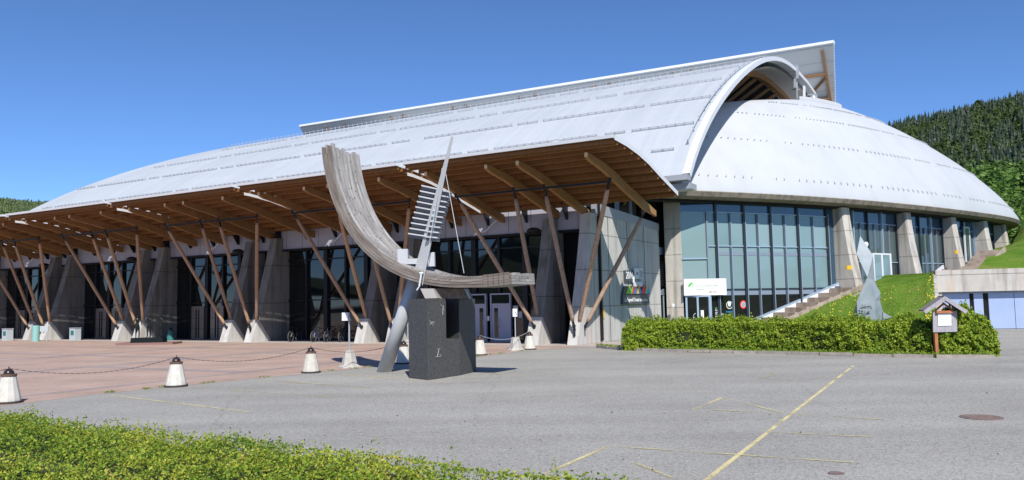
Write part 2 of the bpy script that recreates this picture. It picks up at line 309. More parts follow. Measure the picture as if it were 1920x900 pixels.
M_teal = mat('teal_bin', (.03, .16, .15), .5); M_binw = mat('pale_bin', (.45, .5, .52), .5); M_cyl = mat('mint_column', (.25, .5, .46), .5)
M_iron = mat('rusty_iron', (.16, .115, .10), .8, col2=(.24, .17, .15), scale=12)
M_board = wood('grey_boards', (.30, .29, .31), (.42, .40, .42), (6, 6, .5)); M_redwood = wood('red_brown_timber', (.33, .12, .05), (.5, .2, .09), (4, 4, 1))
M_roofbd = wood('grey_roof_boards', (.2, .17, .16), (.36, .31, .29), (5, 5, 2))
M_facet = mat('galvanised_facets', (.24, .285, .31), .6, metal=.1, col2=(.34, .385, .41), scale=1.3)
def vary(m, lo, hi):                       # small colour difference from one object to the next
    b = m.node_tree.nodes['Principled BSDF']; oi = N(m, 'ShaderNodeObjectInfo'); f = ramp(m, oi.outputs['Random'], [(0, lo), (1, hi)]); sk = b.inputs['Base Color']
    src = sk.links[0].from_socket if sk.links else tuple(sk.default_value)
    L(m, mix(m, 1., src, f, 'MULTIPLY'), sk)
vary(M_strut, (.72, .74, .8), (1.15, 1.1, 1.05)); vary(M_strutb, (.8, .82, .88), (1.15, 1.1, 1.05)); vary(M_glasst, (.84, .88, .88), (1.1, 1.05, 1.04)); vary(M_glassb, (.75, .8, .82), (1.3, 1.2, 1.15)); vary(M_glassg, (.6, .65, .7), (1.5, 1.4, 1.35)); vary(M_conc, (.85, .85, .85), (1.12, 1.12, 1.1)); vary(M_sunfoot, (.84, .84, .83), (1.04, 1.04, 1.04)); vary(M_bluedoor, (.92, .93, .95), (1.05, 1.05, 1.04)); vary(M_glulam, (.85, .85, .85), (1.12, 1.1, 1.08)); vary(M_whitec, (.88, .87, .84), (1.03, 1.03, 1.03))
def worn(m, lo, hi):                       # paint worn through to the asphalt below
    t = m.node_tree; b = t.nodes['Principled BSDF']; tc = N(m, 'ShaderNodeTexCoord'); a = N(m, 'ShaderNodeTexNoise', i_Scale=22., i_Detail=5., i_Roughness=.75); L(m, tc.outputs['Object'], a.inputs['Vector']); c = N(m, 'ShaderNodeTexNoise', i_Scale=1.1, i_Detail=3.); L(m, tc.outputs['Object'], c.inputs['Vector'])
    ad_ = N(m, 'ShaderNodeMath', operation='ADD'); L(m, a.outputs[0], ad_.inputs[0]); L(m, c.outputs[0], ad_.inputs[1]); f = ramp(m, ad_.outputs[0], [(lo / 2, (0, 0, 0)), (hi / 2, (1, 1, 1))]); hv = N(m, 'ShaderNodeMath', operation='MULTIPLY'); hv.inputs[1].default_value = 1.0; L(m, f, hv.inputs[0])
    ad_.use_clamp = False; half = N(m, 'ShaderNodeMath', operation='MULTIPLY'); half.inputs[1].default_value = .5; L(m, ad_.outputs[0], half.inputs[0]); f.node.inputs[0].links and m.node_tree.links.remove(f.node.inputs[0].links[0]); L(m, half.outputs[0], f.node.inputs[0])
    tr = N(m, 'ShaderNodeBsdfTransparent'); mx = N(m, 'ShaderNodeMixShader'); L(m, hv.outputs[0], mx.inputs[0]); L(m, tr.outputs[0], mx.inputs[1]); L(m, b.outputs[0], mx.inputs[2]); L(m, mx.outputs[0], t.nodes['Material Output'].inputs[0])
worn(M_yel, .78, 1.04); worn(M_yelf, .88, 1.14)
# vegetation
def leafmat(name, stops, trans=.3):
    m = mat(name, (.1, .15, .03), .55, spec=.3); t = m.node_tree; b = t.nodes['Principled BSDF']; g = N(m, 'ShaderNodeNewGeometry')
    tc = N(m, 'ShaderNodeTexCoord'); nz = N(m, 'ShaderNodeTexNoise', i_Scale=2.2, i_Detail=4.); L(m, tc.outputs['Object'], nz.inputs['Vector'])
    ma = N(m, 'ShaderNodeMath', operation='MULTIPLY_ADD'); ma.inputs[1].default_value = .7; L(m, g.outputs['Random Per Island'], ma.inputs[0])
    mb_ = N(m, 'ShaderNodeMath', operation='MULTIPLY_ADD'); mb_.inputs[1].default_value = 1.1; mb_.inputs[2].default_value = -.4; L(m, nz.outputs[0], mb_.inputs[0]); L(m, mb_.outputs[0], ma.inputs[2])
    col = ramp(m, ma.outputs[0], stops); L(m, col, b.inputs['Base Color'])
    tr = N(m, 'ShaderNodeBsdfTranslucent'); L(m, col, tr.inputs[0]); mx = N(m, 'ShaderNodeMixShader'); mx.inputs[0].default_value = trans
    L(m, b.outputs[0], mx.inputs[1]); L(m, tr.outputs[0], mx.inputs[2]); L(m, mx.outputs[0], t.nodes['Material Output'].inputs[0]); return m
M_leafh = leafmat('hedge_leaf', [(.08, (.07, .15, .02)), (.35, (.20, .33, .03)), (.7, (.41, .45, .05)), (.93, (.56, .54, .08)), (1, (.60, .36, .12))], .35)
M_leafb = leafmat('back_hedge_leaf', [(.05, (.09, .17, .018)), (.45, (.25, .37, .028)), (1, (.46, .52, .055))], .32)
M_leaft = leafmat('tree_leaf', [(.0, (.05, .11, .018)), (.5, (.11, .21, .035)), (1, (.2, .30, .06))], .25)
M_birch = leafmat('hill_leaf', [(.0, (.035, .065, .016)), (.5, (.065, .105, .024)), (1, (.105, .15, .035))], .2)
M_needle = leafmat('needle', [(0, (.012, .024, .011)), (.5, (.022, .042, .018)), (1, (.045, .07, .026))], .05)
M_core = mat('hedge_inside', (.035, .04, .015), .95); M_bark = mat('bark', (.09, .07, .05), .9, col2=(.14, .11, .08), scale=6)
M_grass = mat('lawn_grass', (.08, .15, .02), .9, spec=.15); m = M_grass; b = m.node_tree.nodes['Principled BSDF']; tc = N(m, 'ShaderNodeTexCoord')
n1 = N(m, 'ShaderNodeTexNoise', i_Scale=.45, i_Detail=8., i_Roughness=.6); L(m, tc.outputs['Object'], n1.inputs['Vector']); n2 = N(m, 'ShaderNodeTexNoise', i_Scale=14., i_Detail=5.); L(m, tc.outputs['Object'], n2.inputs['Vector'])
c1 = ramp(m, n1.outputs[0], [(.3, (.085, .18, .014)), (.52, (.135, .245, .022)), (.70, (.26, .24, .07))]); c2 = ramp(m, n2.outputs[0], [(.3, (.5, .5, .5)), (.7, (1.35, 1.35, 1.35))])
L(m, mix(m, 1., c1, c2, 'MULTIPLY'), b.inputs['Base Color']); bp = N(m, 'ShaderNodeBump', i_Strength=1., i_Distance=.06); L(m, n2.outputs[0], bp.inputs['Height']); L(m, bp.outputs[0], b.inputs['Normal'])
M_blade = leafmat('grass_blade', [(0, (.09, .18, .014)), (.5, (.16, .28, .022)), (1, (.30, .34, .06))], .3)
M_dand = mat('dandelion_yellow', (.75, .55, .02), .7)
M_hill = mat('hill_floor', (.02, .035, .012), .95, col2=(.05, .085, .02), scale=.02)

def leaf_cloud(name, P, Nn, size, m, parent=None, ar=.6, jitter=.9, kind=None):
    """P (k,3) centres, Nn (k,3) preferred normals -> folded leaf quads (one island each)"""
    k = len(P); sz = size * (0.6 + .8 * NR.random(k))[:, None]
    nn = Nn + NR.normal(size=(k, 3)) * jitter; nn /= np.linalg.norm(nn, axis=1)[:, None] + 1e-9
    a = np.cross(nn, NR.normal(size=(k, 3))); a /= np.linalg.norm(a, axis=1)[:, None] + 1e-9; bb = np.cross(nn, a)
    v = np.stack([P - a * sz, P + bb * sz * ar - nn * sz * .1, P + a * sz, P - bb * sz * ar - nn * sz * .1], 1).reshape(-1, 3) - np.array(parent_loc(parent))
    me = bpy.data.meshes.new(name); me.vertices.add(4 * k); me.vertices.foreach_set('co', v.ravel().astype(np.float32))
    me.loops.add(4 * k); me.loops.foreach_set('vertex_index', np.arange(4 * k, dtype=np.int32)); me.polygons.add(k)
    me.polygons.foreach_set('loop_start', np.arange(0, 4 * k, 4, dtype=np.int32)); me.polygons.foreach_set('loop_total', np.full(k, 4, dtype=np.int32))
    me.materials.append(m); me.update(calc_edges=True)
    o = bpy.data.objects.new(name, me); C.objects.link(o)
    if parent: o.parent = parent
    return o

# ================================================================== GROUND
g = MB(); xs = [-3500, -400, -60, -20, 0, 20, 60, 400, 3500]; ys = [-1500, -200, -20, 0, 20, 60, 200, 1000, 4500]
g.grid([[(x, y, 0) for x in xs] for y in ys]); struct(g.build('ground', M_asph))
# hall plaza of pink pavers (edge runs under the bollards)
pe = [tn(gz(x, y)) for x, y in [(-10, 762), (160, 741), (330, 724), (583, 699), (757, 682), (900, 668), (1000, 655), (1120, 651)]]
poly = [(21.9, -12)] + [(a - .1, b_) for a, b_ in pe[:-1]] + [(17.4, 36.2), (17.2, 36.9), (95, 36.9), (95, -12)]
g = MB(); g.add([W(a, b_, .004) for a, b_ in poly], [tuple(range(len(poly)))]); struct(g.build('plaza', M_pink))
g = MB()
for (t0, t1, n0, n1) in [(22.6, 23.0, -5, 30), (31.5, 32.2, -5, 36.8), (40.5, 41.2, 5, 36.8)]: g.add([W(t0, n0, .008), W(t1, n0, .008), W(t1, n1, .008), W(t0, n1, .008)], [(0, 1, 2, 3)])
for (t0, t1, n0, n1) in [(23.0, 31.5, 20, 20.6), (23, 31.5, 29, 29.6), (32.2, 40.5, 13, 13.6), (32.2, 40.5, 25, 25.6), (41.2, 90, 25, 25.6), (41.2, 90, 31, 31.5), (32.2, 40.5, 32, 32.5)]: g.add([W(t0, n0, .008), W(t1, n0, .008), W(t1, n1, .008), W(t0, n1, .008)], [(0, 1, 2, 3)])
struct(g.build('paver_band', M_greypav))
g = MB(); g.add([W(14.2, 36.9, .012), W(95, 36.9, .012), W(95, 41.4, .012), W(14.2, 41.4, .012)], [(0, 1, 2, 3)]); struct(g.build('pavement', M_slab))
# painted parking lines
def line(ptsxy, wd, m=M_yel, nm='parking_line'):
    g = MB()
    for a, b_ in zip(ptsxy[:-1], ptsxy[1:]):
        A = gz(*a); B = gz(*b_); d = (B - A).normalized(); s_ = Vector((-d.y, d.x, 0)) * wd / 2; A.z = B.z = line.z
        g.add([A - s_, B - s_, B + s_, A + s_], [(0, 1, 2, 3)])
    line.z += .0004
    struct(g.build(nm, m))
line.z = .006
line([(1600, 686), (1325, 900), (1290, 927)], .075)
for p in [[(1298, 769), (1354, 746)], [(1140, 837), (1020, 890), (960, 917)], [(205, 741), (468, 773)], [(640, 702), (845, 718)]]: line(p, .07)
for p in [[(1354, 746), (1470, 775)], [(1340, 769), (1660, 787)], [(1445, 811), (1640, 820)], [(1140, 837), (1600, 868)], [(1190, 868), (1260, 897)], [(355, 726), (620, 745)], [(480, 711), (690, 728)], [(552, 718), (700, 727)], [(1420, 712), (1456, 700)], [(905, 697), (940, 702)]]: line(p, .065, M_yelf)
# manhole
mh = gz(1840, 783); g = MB(); g.lathe([(.36, 0), (.36, .012), (.31, .016), (.305, .010), (.0, .012)], mh, 28)
for k in range(-4, 5): g.box((mh.x - .26, mh.y + k * .06 - .012, .012), (mh.x + .26, mh.y + k * .06 + .012, .018))
tag(g.build('manhole_cover', M_iron), 'round rusty manhole cover set in the asphalt at the right', 'manhole cover')
g = MB(); d0 = gz(1568, 888); g.lathe([(.10, 0), (.10, .012), (0, .014)], d0, 16); tag(g.build('valve_cover', M_iron), 'small rusty valve cover in the asphalt near the bottom edge', 'cover')

# ================================================================== HALL
hall = thing('sports_hall', 'large white vaulted sports hall with timber canopy, shell dome and glass fronts', 'sports hall', W(40, 60, 0))
TC = 13.09
prof = [(42.2, 9.03), (44.1, 10.9), (46.35, 12.75), (49.4, 14.65), (53.7, 16.95), (58.6, 19.2), (62.3, 20.65), (66.3, 21.75), (73.2, 22.95), (78.4, 23.33), (82, 23.4)]
def interp(x, tb): return float(np.interp(x, [a for a, _ in tb], [b_ for _, b_ in tb]))
# smooth resample
pn = np.array([a for a, _ in prof]); pz = np.array([b_ for _, b_ in prof]); kk = np.concatenate([[0], np.cumsum(np.hypot(np.diff(pn), np.diff(pz)))])
cf_n = np.polyfit(kk, pn, 5); cf_z = np.polyfit(kk, pz, 5); us = np.linspace(0, kk[-1], 30)
PN = list(np.polyval(cf_n, us)); PZ = list(np.polyval(cf_z, us)); PN += [164 - a for a in PN[-2::-1]]; PZ += PZ[-2::-1]
def tl(n):                                # where the vault ends at its far (left) side
    nn = n if n < 82 else 164 - n
    return interp(nn, [(42, 85), (46, 84.2), (50, 82.7), (54, 81.2), (58.5, 78.6), (64, 75), (72, 71), (82, 68)])
def zroof(n): return float(np.interp(n, PN, PZ))
def roofP(t, n, off=0.0):
    e = .2; dz = (zroof(n + e) - zroof(n - e)) / (2 * e); q = Vector((-dz, 1)).normalized()
    return W(t, n + q.x * off, zroof(n) + q.y * off)
g = MB(); rows = []
for i, n_ in enumerate(PN): rows.append([W(TC + (tl(n_) - TC) * k / 40, n_, PZ[i]) for k in range(41)])
g.grid(rows); roof = g.build('roof', M_roof, hall, smooth=True, fix=False)
# arch lip and underside
def off_pt(t, i, d):
    a = max(i - 1, 0); b_ = min(i + 1, len(PN) - 1); tx, tz = PN[b_] - PN[a], PZ[b_] - PZ[a]; l_ = math.hypot(tx, tz); return W(t, PN[i] + tz / l_ * d, PZ[i] - tx / l_ * d)
g = MB(); IX = range(len(PN)); g.grid([[off_pt(TC - .12, i, -.12) for i in IX], [off_pt(TC - .12, i, .22) for i in IX], [off_pt(TC + .55, i, .22) for i in IX]])
g.grid([[off_pt(TC - .12, i, -.12) for i in IX], [off_pt(TC + .3, i, -.12) for i in IX], [off_pt(TC + .3, i, .0) for i in IX]]); g.build('arch_trim', M_white, hall, smooth=False, fix=False)
g = MB(); g.grid([[off_pt(t, i, .6) for i in IX] for t in (TC + .5, TC + 3.2)]); g.build('soffit', M_whitesoft, hall, fix=False)
g = MB(); g.grid([[off_pt(t, i, .6) for i in IX] for t in (TC + 3.2, 30)]); g.build('inner_vault', M_dark, hall, fix=False)  # shade of the arch hollow put into the colour beyond the pale soffit
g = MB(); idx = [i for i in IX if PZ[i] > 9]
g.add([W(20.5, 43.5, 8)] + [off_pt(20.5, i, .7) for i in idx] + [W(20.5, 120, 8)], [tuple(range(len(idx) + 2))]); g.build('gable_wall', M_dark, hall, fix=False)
for i in range(4, 32, 2):
    g = MB(); g.bar(off_pt(TC + 2.4, i, .9), off_pt(20.4, i - 3, 5.0), .22, .3); g.build('arch_beam', M_glulam, hall)
g = MB(); g.grid([[off_pt(TC + 2.2, i, .6) for i in IX], [off_pt(TC + 2.2, i, 1.1) for i in IX], [off_pt(TC + 2.6, i, 1.1) for i in IX], [off_pt(TC + 2.6, i, .6) for i in IX]]); g.build('arch_rib', M_glulam, hall, fix=False)
# far end wall of the vault
idx = list(IX)
g = MB(); g.grid([[W(tl(PN[i]) - .05, PN[i], PZ[i] - .05) for i in IX], [W(tl(PN[i]) - .05, PN[i], 0) for i in IX]]); g.build('end_wall', M_roof, hall, fix=False)
# gutter along the low edge
g = MB(); g.tbox(TC - .1, 84, 41.75, 42.35, 8.72, 9.02); g.tbox(TC - .1, 84, 42.3, 43.4, 8.3, 8.62); g.build('gutter', M_greyl, hall)
# snow guards: long and short rails in rows
def guard(t0, t1, n_):
    g = MB(); p0, p1 = roofP(t0, n_, .15), roofP(t1, n_, .15); g.bar(p0, p1, .05, .035); q0, q1 = roofP(t0, n_, .06), roofP(t1, n_, .06); g.bar(q0, q1, .05, .025)
    k = max(2, int((t1 - t0) / .55) + 1)
    for i in range(k):
        t = t0 + (t1 - t0) * i / (k - 1); g.bar(roofP(t, n_, 0), roofP(t, n_, .2), .03, .07)
    g.build('snow_guard', M_guard, hall)
cnt = 0
for n_, base, first in [(44.0, 14.4, 14.4), (46.4, 13.9, 13.9), (50.3, 13.9, 13.9), (54.6, 14.2, 14.2), (59.2, 14.0, 14.0)]:
    t = base + (0 if n_ != 44 else 0); k = 0
    if n_ == 44.0: guard(14.4, 15.7, 44.0); cnt += 1; continue
    seq = {46.4: [(13.9, 17.8), (18.3, 19.6)], 50.3: [(13.9, 17.9)], 54.6: [(14.3, 21.5), (22.1, 23.7)], 59.2: [(14.2, 18.6)]}[n_]
    st = {46.4: 20.2, 50.3: 18.4, 54.6: 24.3, 59.2: 19.2}[n_]
    while st + 7.6 < tl(n_) - .6:
        seq += [(st, st + 7.6), (st + 8.15, st + 9.75)]; st += 10.3
    if n_ == 50.3: seq = [(13.9, 17.9), (18.4, 26), (26.5, 28.1), (28.6, 36.5), (38, 39.7), (40.3, 47.5), (47.5, 49.2), (49.8, 57.6), (58.1, 59.7), (60.3, 68), (68.6, 70), (70.6, 78.3), (78.9, 82)]
    for a, b_ in seq: guard(a, b_, n_); cnt += 1
# ridge row of small posts seen against the sky
g = MB()
t = 13.4
while t < 76:
    g.bar(roofP(t, 64.5, 0), roofP(t, 64.5, .3), .05, .05); t += .62
g.bar(roofP(13.4, 64.5, .2), roofP(75, 64.5, .2), .03, .03); g.build('ridge_guard', M_guard, hall)
g = MB()
for i in range(2, 30): g.bar(off_pt(TC + .55, i, -.02), off_pt(TC + .55, i, -.32), .05, .05); 
for i in range(2, 29): g.bar(off_pt(TC + .55, i, -.24), off_pt(TC + .55, i + 1, -.24), .05, .05)
g.build('edge_guard', M_guard, hall)
# small dark hatches/vents on the roof
for (x, y, ww) in [(1137, 215, .3), (1318, 208, .3)]: pass
# clerestory monopitch wing over the ridge
R0 = at(1562, 84, 'n', 84); L0 = at(563, 240, 'n', 84); RT = tn(R0)[0]; LT = tn(L0)[0]
def wing(t, n_):                          # top surface height, sloping slightly with t
    z0 = R0.z + (L0.z - R0.z) * (t - RT) / (LT - RT); return z0 - (n_ - 84) * 1.18
g = MB(); g.hexa([W(LT, 84, wing(LT, 84) - .02), W(RT, 84, wing(RT, 84) - .02), W(RT + 1.4, 92.6, wing(RT, 92.6)), W(LT, 92.6, wing(LT, 92.6)),
                  W(LT, 84.3, wing(LT, 84) + .35), W(RT, 84.3, wing(RT, 84) + .35), W(RT + 1.4, 93, wing(RT, 92.6) + .5), W(LT, 93, wing(LT, 92.6) + .5)])
m_seam = mat('soffit_seams', (.60, .60, .58), .7); m = m_seam; b = m.node_tree.nodes['Principled BSDF']; tc = N(m, 'ShaderNodeTexCoord'); sp = N(m, 'ShaderNodeSeparateXYZ'); L(m, tc.outputs['Object'], sp.inputs[0])
md = N(m, 'ShaderNodeMath', operation='PINGPONG'); md.inputs[1].default_value = .62; L(m, sp.outputs[2], md.inputs[0]); L(m, ramp(m, md.outputs[0], [(0, (.32, .32, .31)), (.03, (.6, .6, .58)), (1, (.64, .64, .61))]), b.inputs['Base Color'])
g.build('clerestory_wing', m_seam, hall)
g = MB(); g.hexa([W(LT, 83.75, wing(LT, 84) + .15), W(RT - .1, 83.75, wing(RT, 84) + .15), W(RT - .1, 84.4, wing(RT, 84) - .0), W(LT, 84.4, wing(LT, 84) - .0),
                  W(LT, 83.8, wing(LT, 84) + .42), W(RT - .1, 83.8, wing(RT, 84) + .42), W(RT - .1, 84.8, wing(RT, 84) + .5), W(LT, 84.8, wing(LT, 84) + .5)]); g.build('wing_fascia', M_white, hall)
g = MB()
for k in range(28):
    a = k / 28; b_ = (k + .6) / 28
    g.bar(W(RT - .05 + .9 * a, 84 + 5.6 * a, wing(RT, 84 + 5.6 * a) + .1), W(RT - .05 + .9 * b_, 84 + 5.6 * b_, wing(RT, 84 + 5.6 * b_) + .1), .16, .16)
g.build('edge_flashing', M_white, hall)
for x in (1542, 1262, 1294, 1114, 1142, 975, 1003, 850, 873, 733, 756, 646, 612):
    t = tn(at(x, 84 + (1562 - x) * .156 + 14, 'n', 84.3))[0]
    g = MB(); g.bar(W(t, 84.25, wing(t, 84) - .25), W(t - .1, 89.2, wing(t, 89.2) - .25), .32, .4); g.build('wing_beam', M_strut, hall)
tb = tn(at(1542, 100, 'n', 84.3))[0]
def wp(x, n_, z): return W(x, n_, z)
for (a, b_) in [((tb, 85.8), (tb + 8, 85.8)), ((tb, 87.6), (tb + 6, 87.6)), ((tb, 86), (tb + 3.4, 88.2)), ((tb, 87.8), (tb + 2.4, 89.2))]:
    g = MB(); g.bar(W(a[0], a[1] - .1, wing(a[0], a[1]) - .3), W(b_[0], b_[1] - .1, wing(b_[0], b_[1]) - .3), .18, .22); g.build('wing_brace', M_purlin, hall)
# ------------------------------------------------ shell dome over the glass end
ZR = 9.2
rp = np.array([(26, 40.), (20.5, 43.5), (17.8, 46.2), (15.1, 49.7), (12.5, 53), (9.9, 56.8), (8.2, 59.5), (5.6, 64.3), (2.35, 71.1), (-.6, 78.3), (-2.7, 83.9), (-3.8, 87.8), (-4.35, 91), (-4.5, 94), (-4, 98), (-2., 104), (3, 112), (12, 120), (25, 125)])
kk = np.concatenate([[0], np.cumsum(np.hypot(*np.diff(rp, axis=0).T))]); uu = np.linspace(0, kk[-1], 150)
rt = np.interp(uu, kk, rp[:, 0]); rn = np.interp(uu, kk, rp[:, 1])
for _ in range(14):
    rt[1:-1] = (rt[:-2] + rt[1:-1] * 2 + rt[2:]) / 4; rn[1:-1] = (rn[:-2] + rn[1:-1] * 2 + rn[2:]) / 4
DC = (10.89, 72.29, 9.87, 1.37, 1.54)
def shell(i, al, off=0.0):
    w_ = math.cos(al) ** DC[3]; return W(DC[0] + (rt[i] - DC[0]) * w_, DC[1] + (rn[i] - DC[1]) * w_, ZR + DC[2] * math.sin(al) ** DC[4] + off)
als = [math.pi / 2 * (k / 36) for k in range(37)]
g = MB(); g.grid([[shell(i, a) for i in range(150)] for a in als]); dome = g.build('dome_shell', M_dome, hall, smooth=True, fix=False)
def rim_in(i, d, z):
    a = max(i - 1, 0); b_ = min(i + 1, 149); T = W(rt[b_], rn[b_]) - W(rt[a], rn[a]); T.normalize(); nin = Vector((-T.y, T.x, 0)); P = W(rt[i], rn[i], z)
    return P + nin * d
g = MB(); g.grid([[rim_in(i, 0, ZR) for i in range(150)], [rim_in(i, -.06, ZR - .05) for i in range(150)], [rim_in(i, .1, ZR - .34) for i in range(150)], [rim_in(i, 1.9, ZR - .45) for i in range(150)]])
M_lip = concrete('rim_concrete', (.24, .21, .17), (.34, .30, .25), 0); g.build('dome_rim', M_lip, hall, fix=False)
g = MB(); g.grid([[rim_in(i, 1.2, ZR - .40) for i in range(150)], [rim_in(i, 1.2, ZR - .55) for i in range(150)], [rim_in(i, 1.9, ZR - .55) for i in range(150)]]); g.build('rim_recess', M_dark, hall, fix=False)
# little hooks in rows on the shell
def shell_find(i, z):                      # al for a height
    return math.asin(min(1, ((z - ZR) / DC[2])) ** (1 / DC[4]))
hk = MB(); nh = 0
for z_ in (10.25, 13.3, 15.9, 17.6):
    for i in range(14, 125):
        a = shell_find(i, z_); seg = (i // 9) % 4
        P = shell(i, a); P2 = shell(i, a + .012); up = (P2 - P).normalized(); nrm = (shell(min(i + 1, 149), a) - P).cross(up).normalized()
        if nrm.z < 0: nrm = -nrm
        if (seg == 3 and i % 9 < 2) or (i % 13 == 5): continue
        one = MB() if nh < 100 else hk
        one.bar(P, P + nrm * .10, .05, .04); one.bar(P + nrm * .09, P + nrm * .02 + up * .22, .04, .04); nh += 1
        if one is not hk: one.build('snow_hook', M_guard, hall)
hk.build('snow_hooks', M_guard, hall)['kind'] = 'stuff'
g = MB()
for i in range(14, 126):
    a = shell_find(i, 18.75); P = shell(i, a)
    for q in (0, .5):
        Pq = P.lerp(shell(i + 1, a), q); g.bar(Pq, Pq + Vector((0, 0, .3)), .05, .05)
g.build('crown_guard', M_guard, hall)

# ------------------------------------------------ entrance canopy in bays
cprof = [(31.8, 9.38), (33.2, 9.31), (34.63, 9.14), (36.0, 8.88), (37.47, 8.49), (38.9, 8.15), (40.26, 7.82), (41.5, 7.52), (42.4, 7.3)]
CN = [a for a, _ in cprof]
def zc(n_): return interp(n_, cprof)
RAF = [14.88, 18.47, 20.23, 23.83]; BAY = 12.004
segs = [13.09, 24.85, 36.8, 48.8, 60.85, 72.9, 84.9]
for k in range(6):
    t0, t1 = segs[k], segs[k + 1] - .42
    CN = [a for a, _ in cprof if a < (40.5 if k == 0 else 99)]; can = MB(); nn_ = len(CN)
    can.grid([[W(t, n_, zc(n_)) for n_ in CN] for t in (t0, t1)]); can.grid([[W(t, n_, zc(n_) - .1) for n_ in CN] for t in (t1, t0)])
    can.mi = 1
    can.grid([[W(t0, n_, zc(n_) - .1) for n_ in CN], [W(t0, n_, zc(n_)) for n_ in CN]]); can.grid([[W(t1, n_, zc(n_)) for n_ in CN], [W(t1, n_, zc(n_) - .1) for n_ in CN]])
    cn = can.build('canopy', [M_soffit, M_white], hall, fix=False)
    g = MB(); g.hexa([W(t1, 31.72, 9.3), W(t0 - .02, 31.72, 9.3), W(t0 - .02, 31.95, 9.3), W(t1, 31.95, 9.3), W(t1, 31.68, 9.44), W(t0 - .02, 31.68, 9.44), W(t0 - .02, 31.95, 9.44), W(t1, 31.95, 9.44)]); g.build('eave_trim', M_white, cn)
    g = MB(); CF = CN if k == 0 else [32.6 + .5 * q_ for q_ in range(15)]
    g.grid([[W(t0 - .05, n_, zc(n_) - (.16 if k == 0 else .44)) for n_ in CF], [W(t0 - .05, n_, zc(n_) + (.07 if k == 0 else -.28)) for n_ in CF], [W(t0 + .12, n_, zc(n_) + (.07 if k == 0 else -.28)) for n_ in CF]]); g.build('end_flashing', M_white, cn, fix=False)
    g = MB(); n_ = 32.25
    while n_ < (40.3 if k == 0 else 42): g.hexa([W(t1, n_ - .05, zc(n_) - .29), W(t0, n_ - .05, zc(n_) - .29), W(t0, n_ + .05, zc(n_) - .3), W(t1, n_ + .05, zc(n_) - .3), W(t1, n_ - .05, zc(n_) - .08), W(t0, n_ - .05, zc(n_) - .08), W(t0, n_ + .05, zc(n_) - .1), W(t1, n_ + .05, zc(n_) - .1)]); n_ += .86
    o = g.build('purlin', M_purlin, cn)
    g = MB(); g.tbox(t0 + .02, t1, 31.95, 32.02, 9.12, 9.3); g.build('edge_beam', M_purlin, cn)
    for r in RAF:
        tr = r + BAY * k; ns = [32.85] + [x for x, _ in cprof if 33 < x < 41.6] + [41.75]
        if tr > t1: continue
        g = MB(); top = [(x, zc(x) - .3) for x in ns]; bot = [(x, zc(x) - (.50 if x < 33 else .62 if x < 34 else .70 if x < 35 else .78 if x < 41 else .62)) for x in ns]
        pl = [W(tr - .11, a, b_) for a, b_ in top] + [W(tr - .11, a, b_) for a, b_ in bot[::-1]]; K = len(ns)
        vs = []; fs = []
        for s_ in (-.085, .085):
            vs += [W(tr + s_, a, b_) for a, b_ in top] + [W(tr + s_, a, b_) for a, b_ in bot]
        for i in range(K - 1):
            fs += [(i, i + 1, K + i + 1, K + i), (2 * K + i, 3 * K + i, 3 * K + i + 1, 2 * K + i + 1), (i, 2 * K + i, 2 * K + i + 1, i + 1), (K + i, K + i + 1, 3 * K + i + 1, 3 * K + i)]
        g.add(vs, fs); g.mi = 1; g.add([W(tr - .085, ns[0] - .003, top[0][1]), W(tr + .085, ns[0] - .003, top[0][1]), W(tr + .085, ns[0] - .003, bot[0][1]), W(tr - .085, ns[0] - .003, bot[0][1])], [(0, 1, 2, 3)])
        g.build('rafter', [M_glulam, M_endgrain], cn)
    # black tie beam and posts over the struts
    g = MB(); a, b_ = RAF[0] + BAY * k, min(RAF[3] + BAY * k, t1); g.bar(W(a, 35.5, 8.02), W(b_, 35.5, 8.02), .09, .10)
    g.build('tie_beam', M_steelblk, cn)
# struts: four leaning round timbers per bay, two from each pier foot
TJ, TI = 18.17, 20.58
def strut(t0, n0, z0, t1, n1, z1, first, tags=None):
    A = W(t0, n0, z0); B = W(t1, n1, z1); d = (B - A).normalized(); s_ = MB(); A2 = A + d * .28; B2 = B - d * .55
    L_ = (B2 - A2).length
    s_.tube([A2, A2 + d * .25, A2 + d * L_ * .5, B2 - d * .25, B2], [.08, .105, .125, .11, .085], 12)
    o = s_.build('strut', M_strutb if first else M_strut, hall, smooth=True)
    g = MB(); g.bar(A - d * .25, A2 + d * .12, .09, .10); g.bar(A - d * .1, A - d * .1 - Vector((0, 0, .42)), .05, .12); g.lathe([(.08, -.1), (.10, 0), (.08, .1)], A, 8); g.build('foot_bracket', M_steelblk, o)
    g = MB(); g.bar(B2 - d * .1, B, .09, .11); g.bar(B - Vector((0, 0, .1)), Vector((B.x, B.y, zc(n1) - .3)), .07, .14); g.build('head_bracket', M_steelblk, o)
for k in range(6):
    o_ = BAY * k
    strut(TJ + o_ - .0, 38.55, .95, RAF[0] + o_, 35.55, 8.15, k < 1); strut(TJ + o_, 38.0, 1.0, RAF[1] + o_, 35.55, 8.15, k < 1)
    strut(TI + o_, 38.75, .95, RAF[2] + o_, 35.55, 8.15, k < 1); strut(TI + o_, 38.1, 1.0, RAF[3] + o_, 35.55, 8.15, k < 1)
strut(17.95, 38.9, .95, 15.2, 41.2, 7.2, True)
